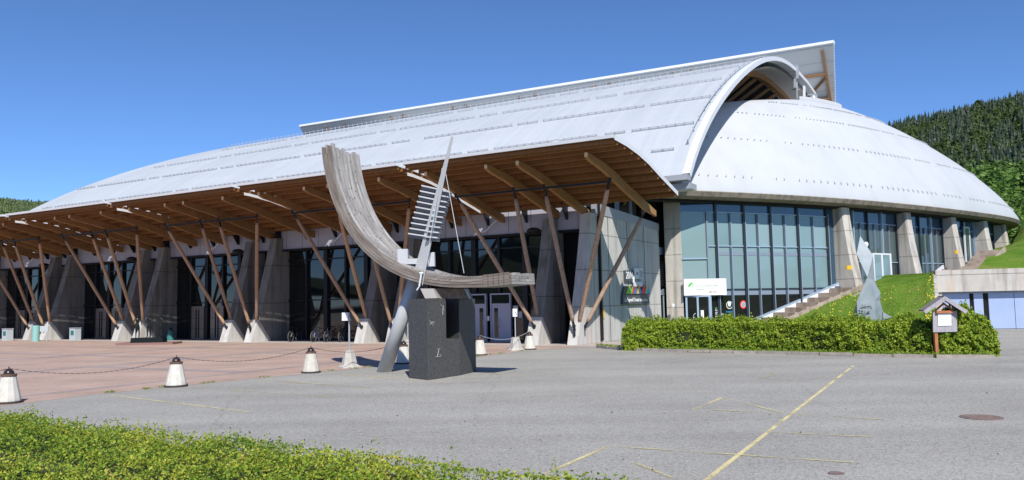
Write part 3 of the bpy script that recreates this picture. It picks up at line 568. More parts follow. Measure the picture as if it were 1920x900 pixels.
# piers: paired tapering fins
for k in range(6):
    for tt, top in ((TJ, 7.1), (TI, 7.0)):
        t = tt + BAY * k
        if k == 0 and tt == TJ: continue
        g = MB(); th = .34; zs = [0, 1.4, 3.2, 5.2, top]; fr = [37.95, 38.45, 39.02, 39.6, 40.05]
        vs = []
        for s_ in (-th, th): vs += [W(t + s_, a, z) for a, z in zip(fr, zs)] + [W(t + s_, 41.25, z) for z in zs]
        K = 5; fs = []
        for i in range(4): fs += [(i, i + 1, K + i + 1, K + i), (2 * K + i, 3 * K + i, 3 * K + i + 1, 2 * K + i + 1), (i, 2 * K + i, 2 * K + i + 1, i + 1)]
        fs += [(4, 9, 19, 14), (0, 5, 15, 10)]
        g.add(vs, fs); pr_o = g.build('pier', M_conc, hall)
        g = MB(); g.prism([W(t - .37, a, z) for a, z in ((37.8, 0.0), (38.3, 1.5), (38.42, 1.5), (39.55, 0.0))], W(.74, 0) - W(0, 0)); g.build('foot', M_sunfoot, pr_o)  # lighter triangle in the shape of the sunlit patch on the fin
# facade band, upper wall, glass, void between fins
g = MB(); g.tbox(18.6, 90, 40.62, 40.9, 6.32, 7.62); g.build('facade_band', M_fas, hall)
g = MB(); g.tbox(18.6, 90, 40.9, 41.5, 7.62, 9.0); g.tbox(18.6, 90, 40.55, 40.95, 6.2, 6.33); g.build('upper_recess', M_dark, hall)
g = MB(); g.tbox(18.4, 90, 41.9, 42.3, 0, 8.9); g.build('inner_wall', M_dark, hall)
for k in range(6):
    for q in range(5):
        t = 19.6 + BAY * k + q * 2.6
        g = MB(); g.prism([W(t, 40.6, 7.95), W(t, 39.75, 7.95), W(t, 40.45, 6.9), W(t, 40.6, 6.9)], W(.09, 0) - W(0, 0)); g.build('band_bracket', M_steelblk, hall)
for k in range(5):
    a = TI + .36 + BAY * k; b_ = TJ - .36 + BAY * (k + 1)
    gl = MB(); gl.tbox(a, b_, 41.2, 41.26, 0, 6.3); G_ = gl.build('glass_front', M_glassd, hall)
    nb = 5; ts = [a + (b_ - a) * i / nb for i in range(nb + 1)]
    for i, t in enumerate(ts[1:-1]):
        g = MB(); wd = .16 if i % 2 == 0 else .08; g.tbox(t - wd, t + wd, 41.02, 41.2, 0, 6.3); g.build('mullion', M_steelblk, G_)
    for z_ in (2.75, 5.55):
        g = MB(); g.tbox(a, b_, 41.08, 41.199, z_ - .04, z_ + .04); g.build('transom', M_steelblk, G_)
    g = MB(); g.tbox(b_ + .72, TI - .36 + BAY * (k + 1), 41.2, 41.26, 0, 6.3); g.build('side_glass', M_glassd, hall)
    if k == 0:
        pass
    else:
        for (d0, d1) in ((b_ - 3.35, b_ - 1.95), (b_ - 5.5, b_ - 4.1)) if k != 1 else ():
            D = MB(); D.tbox(d0, d1, 40.98, 41.08, 0.02, 2.5); D_ = D.build('door', M_brdoor, hall)
            mid = (d0 + d1) / 2
            for s_ in (-1, 1):
                g = MB(); g.tbox(mid + s_ * .14 - .055, mid + s_ * .14 + .055, 40.955, 40.983, .1, 2.25); g.build('door_slot', M_dark, D_)
            for z_ in (.8, 1.6):
                g = MB(); g.tbox(d0, d1, 40.96, 40.982, z_ - .012, z_ + .012); g.build('door_joint', M_dark, D_)
# white doors of the right bay
for (x0, x1, slot) in ((885, 911, 'R'), (923, 957, 'L')):
    a = tn(at(x1, 600, 'n', 40.95))[0]; b_ = tn(at(x0, 600, 'n', 40.95))[0]
    fr = MB(); fr.tbox(a - .08, a, 40.86, 41.05, 0, 2.78); fr.tbox(b_, b_ + .08, 40.86, 41.05, 0, 2.78); fr.tbox(a - .08, b_ + .08, 40.86, 41.05, 2.78, 2.86); fr.tbox(a, b_, 40.88, 41.05, 2.16, 2.26); F_ = fr.build('door_frame', M_lavdoor, hall)
    D = MB(); D.tbox(a, b_, 40.93, 40.99, .02, 2.16); D_ = D.build('door', M_lavdoor, F_)
    p, q = (b_ - .16, b_ - .42) if slot == 'L' else (a + .42, a + .16)
    g = MB(); g.tbox(min(p, q), max(p, q), 40.915, 40.932, .25, 2.0); g.build('door_glass', M_glassd, F_)
    hx = b_ - .5 if slot == 'L' else a + .1
    g = MB(); g.tube([W(hx, 40.92, .85), W(hx, 40.82, .9), W(hx, 40.8, 1.1), W(hx, 40.82, 1.3), W(hx, 40.92, 1.35)], .02, 6); g.build('door_handle', M_greyl, F_)
    g = MB(); g.tbox(a, b_, 40.96, 41.0, 2.26, 2.78); g.build('door_transom_glass', M_glassd, F_)
for (x, y, ww, hh) in [(914, 597, .28, .28), (967, 578, .34, .3), (976, 590, .25, .35), (957, 588, .3, .35)]:
    P = at(x, y, 'n', 40.98); t, n_ = tn(P); g = MB(); g.tbox(t - ww / 2, t + ww / 2, 40.955, 40.975, P.z - hh / 2, P.z + hh / 2); g.build('notice', M_paper if x == 914 else M_greyl, hall)
# floodlights by the pier heads
for k in range(6):
    t = TI + .75 + BAY * k; f_ = thing('floodlight', ['black floodlight under the canopy beside the pale corner wall', 'black floodlight on the second pier behind the curved timber sculpture', 'black floodlight above the pier beside the parked bicycles', 'black floodlight on the pier above the teal litter bin', 'black floodlight on the pier above the bronze figures\' left', 'leftmost black floodlight under the canopy'][k], 'floodlight', W(t, 40, 6.3), 'floodlights under the canopy')
    g = MB(); g.lathe([(.1, -.14), (.38, -.1), (.42, 0), (.3, .1), (.1, .16)], W(t, 39.7, 6.35), 12); g.build('lamp_head', M_steelblk, f_, smooth=True)
    g = MB(); g.tube([W(t, 39.9, 6.4), W(t - .4, 40.1, 6.3), W(t - .9, 40.3, 6.1)], .035, 6); g.tube([W(t - .4, 40.1, 6.3), W(t - .7, 40.2, 6.75)], .02, 6); g.build('lamp_arm', M_steelblk, f_)
# white bars standing in for slashes of sun through each canopy gap
for k in range(1, 6):
    t = segs[k] - .15; g = MB(); g.bar(W(t + .2, 40.3, 6.55), W(t - .9, 40.55, 7.55), .13, .05); g.bar(W(t + .2, 40.3, 6.55), W(t + .55, 40.3, 6.5), .1, .04); g.build('sun_slash', M_white, hall)

# ------------------------------------------------ corner wall at the end of the facade
cw = thing('corner_wall', 'pale concrete corner wall with diagonal canopy shadow and joints', 'wall', W(18.2, 45, 0))
tw = TJ + .2
pts = [(37.95, 0), (38.45, 1.4), (39.02, 3.2), (39.6, 5.2), (40.1, 7.15), (51.0, 7.15), (51.0, 0)]
g = MB(); g.prism([W(TJ - .2, a, z) for a, z in pts], W(.6, 0) - W(0, 0)); g.build('wall', M_concwall, cw)
g = MB(); g.hexa([W(TJ - .0, 40.6, 7.15), W(TJ - .24, 40.6, 7.15), W(TJ - .24, 51.0, 6.9), W(TJ, 51.0, 6.9), W(TJ - .0, 40.6, 7.75), W(TJ - .24, 40.6, 7.75), W(TJ - .24, 51.0, 7.35), W(TJ, 51.0, 7.35)]); g.build('parapet_strip', M_greyl, cw)
for n_ in (42.4, 45.3, 48.2):
    g = MB(); g.tbox(TJ - .21, TJ - .195, n_ - .02, n_ + .02, 0, 7.1); g.build('joint', M_dark, cw)
g = MB(); g.tbox(TJ - .36, TJ - .22, 40.9, 41.04, 0.1, 8.2); g.build('drain_pipe', M_steelblk, cw)
g = MB(); g.tbox(TJ - .1, TJ + .5, 51.0, 52.6, 0, 9.5)
st_ = g.build('stair_window', M_glassd, cw)
for z_, h_, m_ in ((5.3, .5, M_navy), (2.6, .35, M_navy), (.3, .3, M_greyl)):
    g = MB(); g.tbox(TJ - .16, TJ - .1, 51.0, 52.6, z_, z_ + h_); g.build('window_panel', m_, st_)
g = MB()
for i in range(18): g.tbox(TJ - .17, TJ - .1, 51.05, 52.5, 3.2 + i * .12, 3.25 + i * .12)
g.build('louvre', M_mull, st_)
g = MB(); g.tbox(TJ - .15, TJ - .1, 51.75, 51.85, 0.2, 3.0); g.build('window_mullion', M_bluefr, st_)
# upper setback wall with windows behind the parapet
g = MB(); g.tbox(TJ + .6, TJ + .8, 41.3, 53.0, 6.9, 9.4); us_ = g.build('upper_wall', M_navy, cw)
for n_ in (42.3, 44.6, 47, 49.2, 51): 
    g = MB(); g.tbox(TJ + .55, TJ + .6, n_ - .75, n_ + .75, 7.3, 8.7); g.build('window', M_glassd, us_)
# round-cornered concrete column next to the glass
col = thing('concrete_column', 'tall grey concrete column between corner wall and glass front', 'column', (11, 53.9, 0))
P0 = W(TJ - .05, 52.6); P1 = at(1277, 450, 'Y', 52.9); P1.z = 0
Q0 = at(1246, 450, 'Y', 53.5); g = MB(); back = W(17.5, 56.5); pl = [Vector((Q0.x, Q0.y, 0)), Vector((P1.x, P1.y, 0)), Vector((back.x + 2, back.y, 0)), Vector((back.x, back.y, 0))]
g.prism(pl, (0, 0, 9.3)); g.build('shaft', M_concst, col)

# ------------------------------------------------ curved glass end
i0 = int(np.argmin([abs((rim_in(i, 1.7, 0) - P1).length) for i in range(150)]))
GL = [rim_in(i, 1.7, 0) for i in range(i0, 120)]; GL[0] = P1 + Vector((.0, .02, 0))
# straighten the start
def gl_hit(x):
    """point on the glass line seen in photo column x"""
    for a, b_ in zip(GL[:-1], GL[1:]):
        pa = proj(a + Vector((0, 0, 4)))[0]; pb = proj(b_ + Vector((0, 0, 4)))[0]
        if pa <= x <= pb: return a.lerp(b_, (x - pa) / (pb - pa))
    return GL[0] if x < 1300 else GL[-1]
def proj(P):
    q = RM.transposed() @ (Vector(P) - Vector((0, 0, CH))); return 960 + FPX * q.x / -q.z, 450 - FPX * q.y / -q.z
def glz(x, y): P = gl_hit(x); return CH + (at(x, y, 'Y', P.y).z - CH)
ge = thing('glass_end', 'curved teal glass front of the hall under the dome', 'glass facade', (GL[0].x, GL[0].y, 0))
def gtan(P, e=.2):
    j = min(range(len(GL) - 1), key=lambda q: (GL[q] - P).length); T = (GL[j + 1] - GL[max(j - 1, 0)]).normalized(); return T, Vector((T.y, -T.x, 0))
ZT = ZR - .55
def pane(x0, x1, z0, z1, m_, name='glass_pane', off=0.0, th=.06, par=None):
    A, B = gl_hit(x0), gl_hit(x1); T = (B - A).normalized(); o_ = Vector((T.y, -T.x, 0)); A = A + o_ * off; B = B + o_ * off
    g = MB(); g.hexa([Vector((A.x, A.y, z0)), Vector((B.x, B.y, z0)), Vector((B.x, B.y, z0)) - o_ * th, Vector((A.x, A.y, z0)) - o_ * th, Vector((A.x, A.y, z1)), Vector((B.x, B.y, z1)), Vector((B.x, B.y, z1)) - o_ * th, Vector((A.x, A.y, z1)) - o_ * th])
    return g.build(name, m_, par or ge)
def post(x, z0, z1, wd, dp, m_, name='mullion', off=0.0, par=None):
    P = gl_hit(x); T, o_ = gtan(P); P = P + o_ * off; g = MB()
    c_ = [P - T * wd / 2, P + T * wd / 2, P + T * wd / 2 + o_ * dp, P - T * wd / 2 + o_ * dp]
    g.hexa([Vector((p.x, p.y, z0)) for p in c_] + [Vector((p.x, p.y, z1)) for p in c_]); return g.build(name, m_, par or ge)
def hbar(x0, x1, z, h_, dp, m_, name='transom', par=None, off=0.0):
    xs_ = np.linspace(x0, x1, max(2, int((x1 - x0) / 60) + 1)); g = MB()
    for a, b_ in zip(xs_[:-1], xs_[1:]):
        A, B = gl_hit(a), gl_hit(b_); T = (B - A).normalized(); o_ = Vector((T.y, -T.x, 0)); A = A + o_ * off; B = B + o_ * off
        g.hexa([Vector((A.x, A.y, z)), Vector((B.x, B.y, z)), Vector((B.x, B.y, z)) + o_ * dp, Vector((A.x, A.y, z)) + o_ * dp, Vector((A.x, A.y, z + h_)), Vector((B.x, B.y, z + h_)), Vector((B.x, B.y, z + h_)) + o_ * dp, Vector((A.x, A.y, z + h_)) + o_ * dp])
    return g.build(name, m_, par or ge)
cols = [1279, 1344, 1397, 1447, 1498, 1553]
zt1 = glz(1400, 400); zt2 = glz(1400, 462); zs1 = glz(1400, 542); zs2 = glz(1400, 553); zsl = glz(1300, 486)
for a, b_ in zip(cols[:-1], cols[1:]):
    mid = (a + b_) / 2 if a != 1279 else 1327
    pane(a, b_, zt1, ZT + .05, M_glassb)
    if a == 1279:
        pane(a, mid, zsl, zt1, M_glasst); pane(a, mid, 2.45, zsl, M_glasst); pane(mid, b_, zt2, zt1, M_glasst); pane(mid, b_, 2.45, zt2, M_glasst); hbar(a, mid, zsl, .07, .1, M_bluefr)
        post(mid, 2.45, zt1, .1, .12, M_navy)
    else:
        for p, q in ((a, mid), (mid, b_)):
            pane(p, q, zt2, zt1, M_glasst); pane(p, q, zs1, zt2, M_glasst)
            bl = pane(p + 1.5, q - 1, zt2 - .62, zt2 - .38, M_navy, 'blind_shadow_band', .02, .015)  # shadow band at the blind head, painted as a darker strip
            pane(p, q, zs2, zs1, M_navy, 'spandrel')
            pane(p, q, 0, zs2, M_glassk)
        post(mid, 0, zt1, .12, .07, M_mull2); post(mid + 2, 0, zt1, .035, .10, M_bluefr)
        hbar(a, b_, zs1 - .02, .06, .1, M_mull)
    post(b_, 0, ZT + .05, .17, .12, M_mull); post(b_ + 2.6, 0, zt1 + .2, .04, .13, M_bluefr, off=.0)
pane(1279, 1344, 0, 2.45, M_glassk)
hbar(1279, 1553, zt1 - .03, .07, .1, M_bluefr); hbar(1327, 1553, zt2 - .03, .06, .1, M_bluefr)
pane(1553, 1575, 0, ZT + .05, M_glassb); 
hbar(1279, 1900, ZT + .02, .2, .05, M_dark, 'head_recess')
for x in (1344, 1352, 1375, 1400, 1425, 1428): pass
# blue frame climbing with the stairs
def gp(x, z, off=0.0):
    P = gl_hit(x); T, o_ = gtan(P); P = P + o_ * off; return Vector((P.x, P.y, z))
# sign panel, double door, window marks
sg = MB(); A = gp(1281, 0, .5); B = gp(1352, 0, .5); T = (B - A).normalized(); o_ = Vector((T.y, -T.x, 0)); z0, z1 = glz(1300, 554), glz(1300, 523)
sg.hexa([Vector((A.x, A.y, z0)), Vector((B.x, B.y, z0)), Vector((B.x, B.y, z0)) - o_ * .1, Vector((A.x, A.y, z0)) - o_ * .1, Vector((A.x, A.y, z1)), Vector((B.x, B.y, z1)), Vector((B.x, B.y, z1)) - o_ * .1, Vector((A.x, A.y, z1)) - o_ * .1])
sgt = thing('shop_sign', 'white sign panel with green arrow mark over the glass double door', 'sign', A); sg.build('panel', M_paper, sgt)
M_pale = mat('pale_print', (.55, .66, .55), .7)
L_ = (B - A).length; q0 = A + T * (L_ * .12) + o_ * .012
g = MB(); q = q0 + Vector((0, 0, z1 - .55)); g.prism([q, q + T * .3 + Vector((0, 0, .3)), q + T * .12 + Vector((0, 0, .32)), q + T * -.08 + Vector((0, 0, .12))], o_ * .01); g.prism([q + T * .1 + Vector((0, 0, -.12)), q + T * .36 + Vector((0, 0, .3)), q + T * .26 + Vector((0, 0, .05))], o_ * .01); g.build('arrow_mark', M_green, sgt)
text_mesh('lettering', 'olympiaparken', .27, M_pale, q0 + T * .48 + Vector((0, 0, z1 - .5)), T, (0, 0, 1), sgt); text_mesh('lettering', 'Lillehammer', .12, M_pale, q0 + T * .48 + Vector((0, 0, z1 - .72)), T, (0, 0, 1), sgt); text_mesh('lettering', 'kafé | kurs', .13, mat('wine_print', (.4, .15, .2), .7), q0 + T * 1.35 + Vector((0, 0, z0 + .18)), T, (0, 0, 1), sgt)
dd = thing('glass_double_door', 'light blue framed glass double door under the white sign', 'door', gp(1300, 0, .35))
def dpost(xa, xb, z0, z1, off, dp, m_, nm):
    A = gp(xa, 0, off); B = gp(xb, 0, off); T = (B - A).normalized(); o_ = Vector((T.y, -T.x, 0)); g = MB()
    g.hexa([Vector((A.x, A.y, z0)), Vector((B.x, B.y, z0)), Vector((B.x, B.y, z0)) - o_ * dp, Vector((A.x, A.y, z0)) - o_ * dp, Vector((A.x, A.y, z1)), Vector((B.x, B.y, z1)), Vector((B.x, B.y, z1)) - o_ * dp, Vector((A.x, A.y, z1)) - o_ * dp]); return g.build(nm, m_, dd)
zd = glz(1300, 557)
dpost(1283, 1286.5, 0, zd, .3, .12, M_bluefr, 'frame'); dpost(1321, 1326, 0, zd, .35, .5, M_bluefr, 'frame'); dpost(1283, 1326, zd, zd + .1, .3, .12, M_bluefr, 'frame'); dpost(1302, 1305.5, 0, zd, .3, .1, M_bluefr, 'frame')
dpost(1286.5, 1302, .0, zd, .26, .03, M_glassk, 'leaf'); dpost(1305.5, 1321, 0, zd, .26, .03, M_glassk, 'leaf')
dpost(1309, 1314.5, 1.0, 1.55, .275, .01, M_paper, 'notice'); dpost(1305.5, 1322, .7, .76, .3, .04, M_greyl, 'push_bar')
c_ = gp(1299, 1.05, .32); g = MB(); T, o_ = gtan(c_); g.tube([c_ + T * math.cos(a) * .17 + Vector((0, 0, math.sin(a) * .3)) for a in np.linspace(.5 * math.pi, 1.5 * math.pi, 9)], .025, 6); g.build('handle', M_greyl, dd)
def disc(x, y, r, m_, name, par, off, seg=24, inner=0.0, sx=1.0):
    c_ = gp(x, glz(x, y), off); T, o_ = gtan(c_); g = MB(); U = Vector((0, 0, 1))
    o1 = [c_ + T * math.cos(2 * math.pi * k / seg) * r * sx + U * math.sin(2 * math.pi * k / seg) * r for k in range(seg)]
    if inner:
        o2 = [c_ + T * math.cos(2 * math.pi * k / seg) * inner * sx + U * math.sin(2 * math.pi * k / seg) * inner for k in range(seg)]
        g.add(o1 + o2, [(k, (k + 1) % seg, seg + (k + 1) % seg, seg + k) for k in range(seg)])
    else: g.add(o1, [tuple(range(seg))])
    return g.build(name, m_, par, fix=False)
dc = thing('window_mark', 'red cup emblem with grey rings on the dark window', 'window decal', gp(1391, 1.5, .02))
disc(1391, 571, .29, M_red, 'ring', dc, .012, inner=.2); disc(1391, 571, .19, M_paper, 'ring', dc, .012, inner=.15); disc(1391, 571, .13, M_greyl, 'disc', dc, .012)
P = gp(1397.5, glz(1398, 564), .014); T, o_ = gtan(P); g = MB(); g.bar(P - T * .1 - Vector((0, 0, .08)), P + T * .12 + Vector((0, 0, .08)), .02, .12, o_); g.build('cup_handle', M_red, dc)
dc = thing('window_mark', 'white crest with laurel ring and blue lettering on the dark window', 'window decal', gp(1365, 1.5, .02))
disc(1365, 570, .17, M_paper, 'crest', dc, .012, sx=.75); disc(1365, 572, .27, M_pale, 'laurel', dc, .012, seg=14, inner=.21)
T, o_ = gtan(gp(1365, 1)); text_mesh('lettering', 'ACADEMY', .14, M_cyan, gp(1365, glz(1365, 586), .02), T, (0, 0, 1), dc, align='CENTER'); text_mesh('lettering', '· sport ·', .13, M_cyan, gp(1365, glz(1365, 590.5), .02), T, (0, 0, 1), dc, align='CENTER')
dc = thing('window_mark', 'opening hours in white lettering with a green heading on dark glass', 'window decal', gp(1342, 1.5, .02))
for i, (m_, tx) in enumerate([(M_green, 'olympia'), (M_paper, 'Åpent'), (M_paper, 'man-fre'), (M_paper, '08.00-16.00'), (M_paper, 'lør-søn'), (M_paper, '10.00-15.00')]):
    text_mesh('lettering', tx, .15, m_, gp(1337.5, glz(1342, 579 + i * 3.9), .02), T, (0, 0, 1), dc)

# round concrete pillars as outward-leaning fins along the glass
PX = [(1584, 541, 1567), (1702, 530, 1683), (1782, 511, 1769), (1840, 472, 1829), (1872, 466, 1865), (1893, 462, 1889)]
pil_z = []
PN_ = ['first', 'second', 'third', 'fourth', 'fifth', 'last']
for k, (xb, yb, xt) in enumerate(PX):
    P = gl_hit(xt + 7); T, o_ = gtan(P); base = P + o_ * 2.0; zb = at(xb, yb, 'Y', base.y).z; pil_z.append((base.copy(), zb, T.copy(), o_.copy()))
    g = MB(); vs = []; zz = np.linspace(zb - 1.2, ZR - .5, 9)
    for z_ in zz:
        f_ = (ZR - .5 - z_) / (ZR - .5 - 2.9); w_ = .44; ou = .85 + .85 * f_ ** 1.35
        pr_ = [(-w_, -.3), (w_, -.3), (w_, ou - .1), (w_ - .14, ou), (-w_ + .14, ou), (-w_, ou - .1)]
        vs += [Vector((P.x, P.y, z_)) + T * a + o_ * b_ for a, b_ in pr_]
    fs = [(i * 6 + j, i * 6 + (j + 1) % 6, (i + 1) * 6 + (j + 1) % 6, (i + 1) * 6 + j) for i in range(8) for j in range(6)] + [tuple(range(6))[::-1], tuple(48 + j for j in range(6))]
    pt = g.add(vs, fs).build('concrete_pillar', M_concst)
    tag(pt, ['leaning concrete pillar beside the top of the long stairs', 'stained concrete pillar right of the faceted monument', 'concrete pillar with yellow plate above the retaining wall corner', 'concrete pillar at the head of the small upper stairs', 'short concrete pillar near the far end of the dome', 'smallest concrete pillar at the far end under the dome'][k], 'pillar', 'concrete pillars under the dome')
    if k < 3 and k != 1:
        pass
for k, (x, y) in enumerate([(1585, 502), (1786, 473)]):
    base, zb, T, o_ = pil_z[0 if k == 0 else 2]; P = at(x, y, 'Y', base.y - .15); P = P + o_ * .3
    g = MB(); g.bar(P - T * .26, P + T * .26, .1, .28); tag(g.build('yellow_plate', M_ysign), ['small yellow plate on the pillar by the long stairs', 'small yellow plate on the pillar above the retaining wall'][k], 'sign', 'yellow plates on pillars')
# glazing between pillars
bays = [(1575, 1683), (1683, 1769), (1769, 1829), (1829, 1865), (1865, 1889), (1889, 1903)]
for k, (a, b_) in enumerate(bays):
    z0 = pil_z[k][1] - 1.0; top = ZT + .05
    n_ = [4, 4, 3, 2, 1, 1][k]; xs_ = np.linspace(a, b_, n_ + 1)
    for p, q in zip(xs_[:-1], xs_[1:]):
        pane(p, q, zt1 - .3, top, M_glassb); pane(p, q, zt2 - 1.0, zt1 - .3, M_glassg); pane(p, q, z0 - .5, zt2 - 1.0, M_glassg)
    for i, x in enumerate(xs_[1:]):
        post(x, z0, top, .09, .16, M_bluefr if i % 2 == 0 else M_mull)
    for x in (xs_[:-1] + xs_[1:]) / 2: post(x, z0, zt1 - .3, .05, .1, M_navy)
    hbar(a, b_, zt1 - .33, .06, .1, M_bluefr); hbar(a, b_, zt2 - 1.0, .06, .1, M_bluefr)
d2 = thing('glass_door', 'pale framed double door behind the faceted monument', 'door', gp(1650, 3, .2)); ddz0 = glz(1650, 529); ddz1 = glz(1650, 478); dd_old = dd; dd = d2
for x in (1633, 1649, 1665): dpost(x, x + 3, ddz0, ddz1, .22, .1, M_white, 'frame')
dpost(1633, 1668, ddz1, ddz1 + .12, .22, .1, M_white, 'frame'); dpost(1636, 1649, ddz0, ddz1, .2, .04, M_glasst, 'leaf'); dpost(1652, 1665, ddz0, ddz1, .2, .04, M_glasst, 'leaf')
d3 = thing('glass_door', 'pale framed door under the dome left of the fourth small pillar', 'door', gp(1812, 6, .2)); dd = d3
for x in (1808, 1817): dpost(x, x + 1.6, 5.0, glz(1812, 428), .22, .1, M_white, 'frame')
dpost(1808, 1818.6, glz(1812, 428), glz(1812, 428) + .12, .22, .1, M_white, 'frame'); dpost(1809.6, 1817, 5.0, glz(1812, 428), .2, .04, M_glassg, 'leaf')

# ------------------------------------------------ wall signs on the corner wall
def wl(x, y): return at(x, y, 't', TJ - .2)
rt_ = (W(0, 1) - W(0, 0)); outw = (W(-1, 0) - W(0, 0))
ys = thing('year_sign', 'dark year sign reading 2016 on the corner wall', 'sign', wl(1180, 520) + outw * .12)
p0 = wl(1169, 528) + outw * .12; p1 = wl(1186, 528) + outw * .12; hgt = (wl(1169, 507) - wl(1169, 528)).z
g = MB(); g.hexa([p0, p1, p1 - outw * .1, p0 - outw * .1] + [q + Vector((0, 0, hgt)) for q in (p0, p1, p1 - outw * .1, p0 - outw * .1)]); g.build('panel', mat('slate_panel', (.06, .07, .08), .5), ys)
text_mesh('lettering', '2016', .62, M_paper, p0 + rt_ * .1 + Vector((0, 0, hgt * .25)) + outw * .01, rt_, (0, 0, 1), ys, spacing=.95)
p0 = wl(1186, 523) + outw * .14; p1 = wl(1202, 523) + outw * .14; hg = (wl(1186, 503) - wl(1186, 523)).z
ws = thing('emblem_sign', 'white emblem panel with grey print beside the year sign', 'sign', p0)
g = MB(); g.hexa([p0, p1, p1 - outw * .08, p0 - outw * .08] + [q + Vector((0, 0, hg)) for q in (p0, p1, p1 - outw * .08, p0 - outw * .08)]); g.build('panel', M_paper, ws)
g = MB(); 
W_ = (p1 - p0).length
for i in range(6): zz_ = hg * (.18 + .12 * i); g.bar(p0 + rt_ * (W_ * .68) + outw * .006 + Vector((0, 0, zz_)), p0 + rt_ * (W_ * .92) + outw * .006 + Vector((0, 0, zz_)), .01, .05)
g.bar(p0 + rt_ * (W_ * .58) + outw * .006, p0 + rt_ * (W_ * .58) + outw * .006 + Vector((0, 0, hg)), .02, .02)
for a, b_ in (((.15, .4), (.45, .6)), ((.15, .6), (.45, .4)), ((.3, .3), (.3, .7))): g.bar(p0 + rt_ * (W_ * a[0]) + outw * .006 + Vector((0, 0, hg * a[1])), p0 + rt_ * (W_ * b_[0]) + outw * .006 + Vector((0, 0, hg * b_[1])), .02, .03)
g.build('print', M_ink, ws)
# white bracket frame beneath
g = MB(); q0 = wl(1184, 533) + outw * .14; q1 = wl(1200, 533) + outw * .14; g.bar(q0, q1, .04, .28); g.bar(q0 + Vector((0, 0, .1)), q0 + Vector((0, 0, .55)), .05, .12); g.bar(q1 + Vector((0, 0, .1)), q1 + Vector((0, 0, .5)), .05, .1); tag(g.build('sign_bracket', M_white), 'white bracket plate between year sign and mountain sign', 'bracket')
ms = thing('mountain_sign', 'colourful mountain peaks logo sign with slogan on the corner wall', 'sign', wl(1165, 553) + outw * .12)
p0 = wl(1164, 552.5) + outw * .16; Wd = (wl(1215, 552.5) - wl(1164, 552.5)).length; hh = (wl(1190, 535) - wl(1190, 552.5)).z
g = MB(); g.prism([p0 - outw * .02, p0 + rt_ * Wd - outw * .02, p0 + rt_ * Wd * .93 - outw * .02 + Vector((0, 0, hh * .6)), p0 + rt_ * Wd * .78 - outw * .02 + Vector((0, 0, hh * .95)), p0 + rt_ * Wd * .08 - outw * .02 + Vector((0, 0, hh * .9))], -outw * .12); g.build('panel', mat('teal_slate', (.06, .085, .09), .5), ms)
pk = [(.08, .30, .22, .95, M_lime), (.22, .40, .33, .8, M_green), (.30, .44, .37, .95, M_red), (.36, .54, .45, .75, M_blue), (.46, .66, .56, 1.0, M_amber), (.53, .68, .60, .6, M_cyan), (.62, .86, .74, 1.12, M_pinkp), (.78, .93, .84, 1.0, M_lime), (.83, .99, .9, .7, M_cyan)]
for i, (a, b_, c_, h_, m_) in enumerate(pk):
    g = MB(); oo = p0 + outw * (.004 + .004 * i) + Vector((0, 0, .05)); g.prism([oo + rt_ * Wd * a, oo + rt_ * Wd * b_, oo + rt_ * Wd * (b_ * .35 + c_ * .65) + Vector((0, 0, hh * h_ * .72)), oo + rt_ * Wd * c_ + Vector((0, 0, hh * h_)), oo + rt_ * Wd * (a * .4 + c_ * .6) + Vector((0, 0, hh * h_ * .66))], outw * .003); g.build('peak', m_, ms, fix=True)
g = MB(); z_ = Vector((0, 0, -.42)); g.prism([p0 - rt_ * .1 + z_ - Vector((0, 0, .16)), p0 + rt_ * Wd * .97 + z_ - Vector((0, 0, .16)), p0 + rt_ * Wd * .92 + z_ + Vector((0, 0, .38)), p0 + z_ + Vector((0, 0, .38)) - rt_ * .05], -outw * .12); g.build('slogan_panel', mat('slate_panel2', (.075, .09, .10), .5), ms)
text_mesh('lettering', 'Go beyond. Create tomorrow.', .335, M_paper, p0 + rt_ * .12 + z_ + outw * .01, rt_, (0, 0, 1), ms, spacing=.92)
g = MB(); q = wl(1129, 588); g.bar(q + outw * .03 - rt_ * .22, q + outw * .03 + rt_ * .22, .05, .5); tag(g.build('yellow_notice', M_ysign), 'small yellow notice on the corner wall behind the struts', 'notice')
g = MB(); q = wl(1262 - 6, 573); g.lathe([(.09, -.12), (.12, 0), (.09, .12)], at(1262, 573, 'Y', 52.6), 10); tag(g.build('wall_lamp', M_white), 'small white lamp on the column by the glass door', 'wall lamp')

V3_ = lambda p: Vector((p[0], p[1], 0))
# ================================================================== BANK, STAIRS, RETAINING WALL
RA = gz(1775, 618); RB = gz(1900, 617); rd = (RB - RA).normalized(); rb_in = Vector((-rd.y, rd.x, 0))
WT = at(1800, 506, 'Y', (RA + rd * 1).y).z; WM = at(1800, 547, 'Y', (RA + rd * 1).y).z
Rl = RA - rd * .5
rw = thing('retaining_wall', 'stained concrete retaining wall over pale blue doors', 'retaining wall', Rl)
g = MB(); E_ = Rl + rd * 22
def rbox(a, b_, d0, d1, z0, z1, z1b=None):
    g_ = []
    for z in (z0, z1):
        for (p, d) in ((a, d0), (b_, d0), (b_, d1), (a, d1)): q = Rl + rd * p + rb_in * d; g_.append(Vector((q.x, q.y, z)))
    return g_
g.hexa(rbox(0, 22, -.25, 1.2, WM, WT)); g.build('concrete_band', M_concst, rw)
g = MB(); g.hexa(rbox(-.02, .35, -.1, 1.1, 0, WT - .02)); g.build('side_wall', M_concst, rw)
g = MB(); g.hexa(rbox(.35, 22, .35, .5, 0, WM)); g.build('dark_back', M_dark, rw)
x = .42
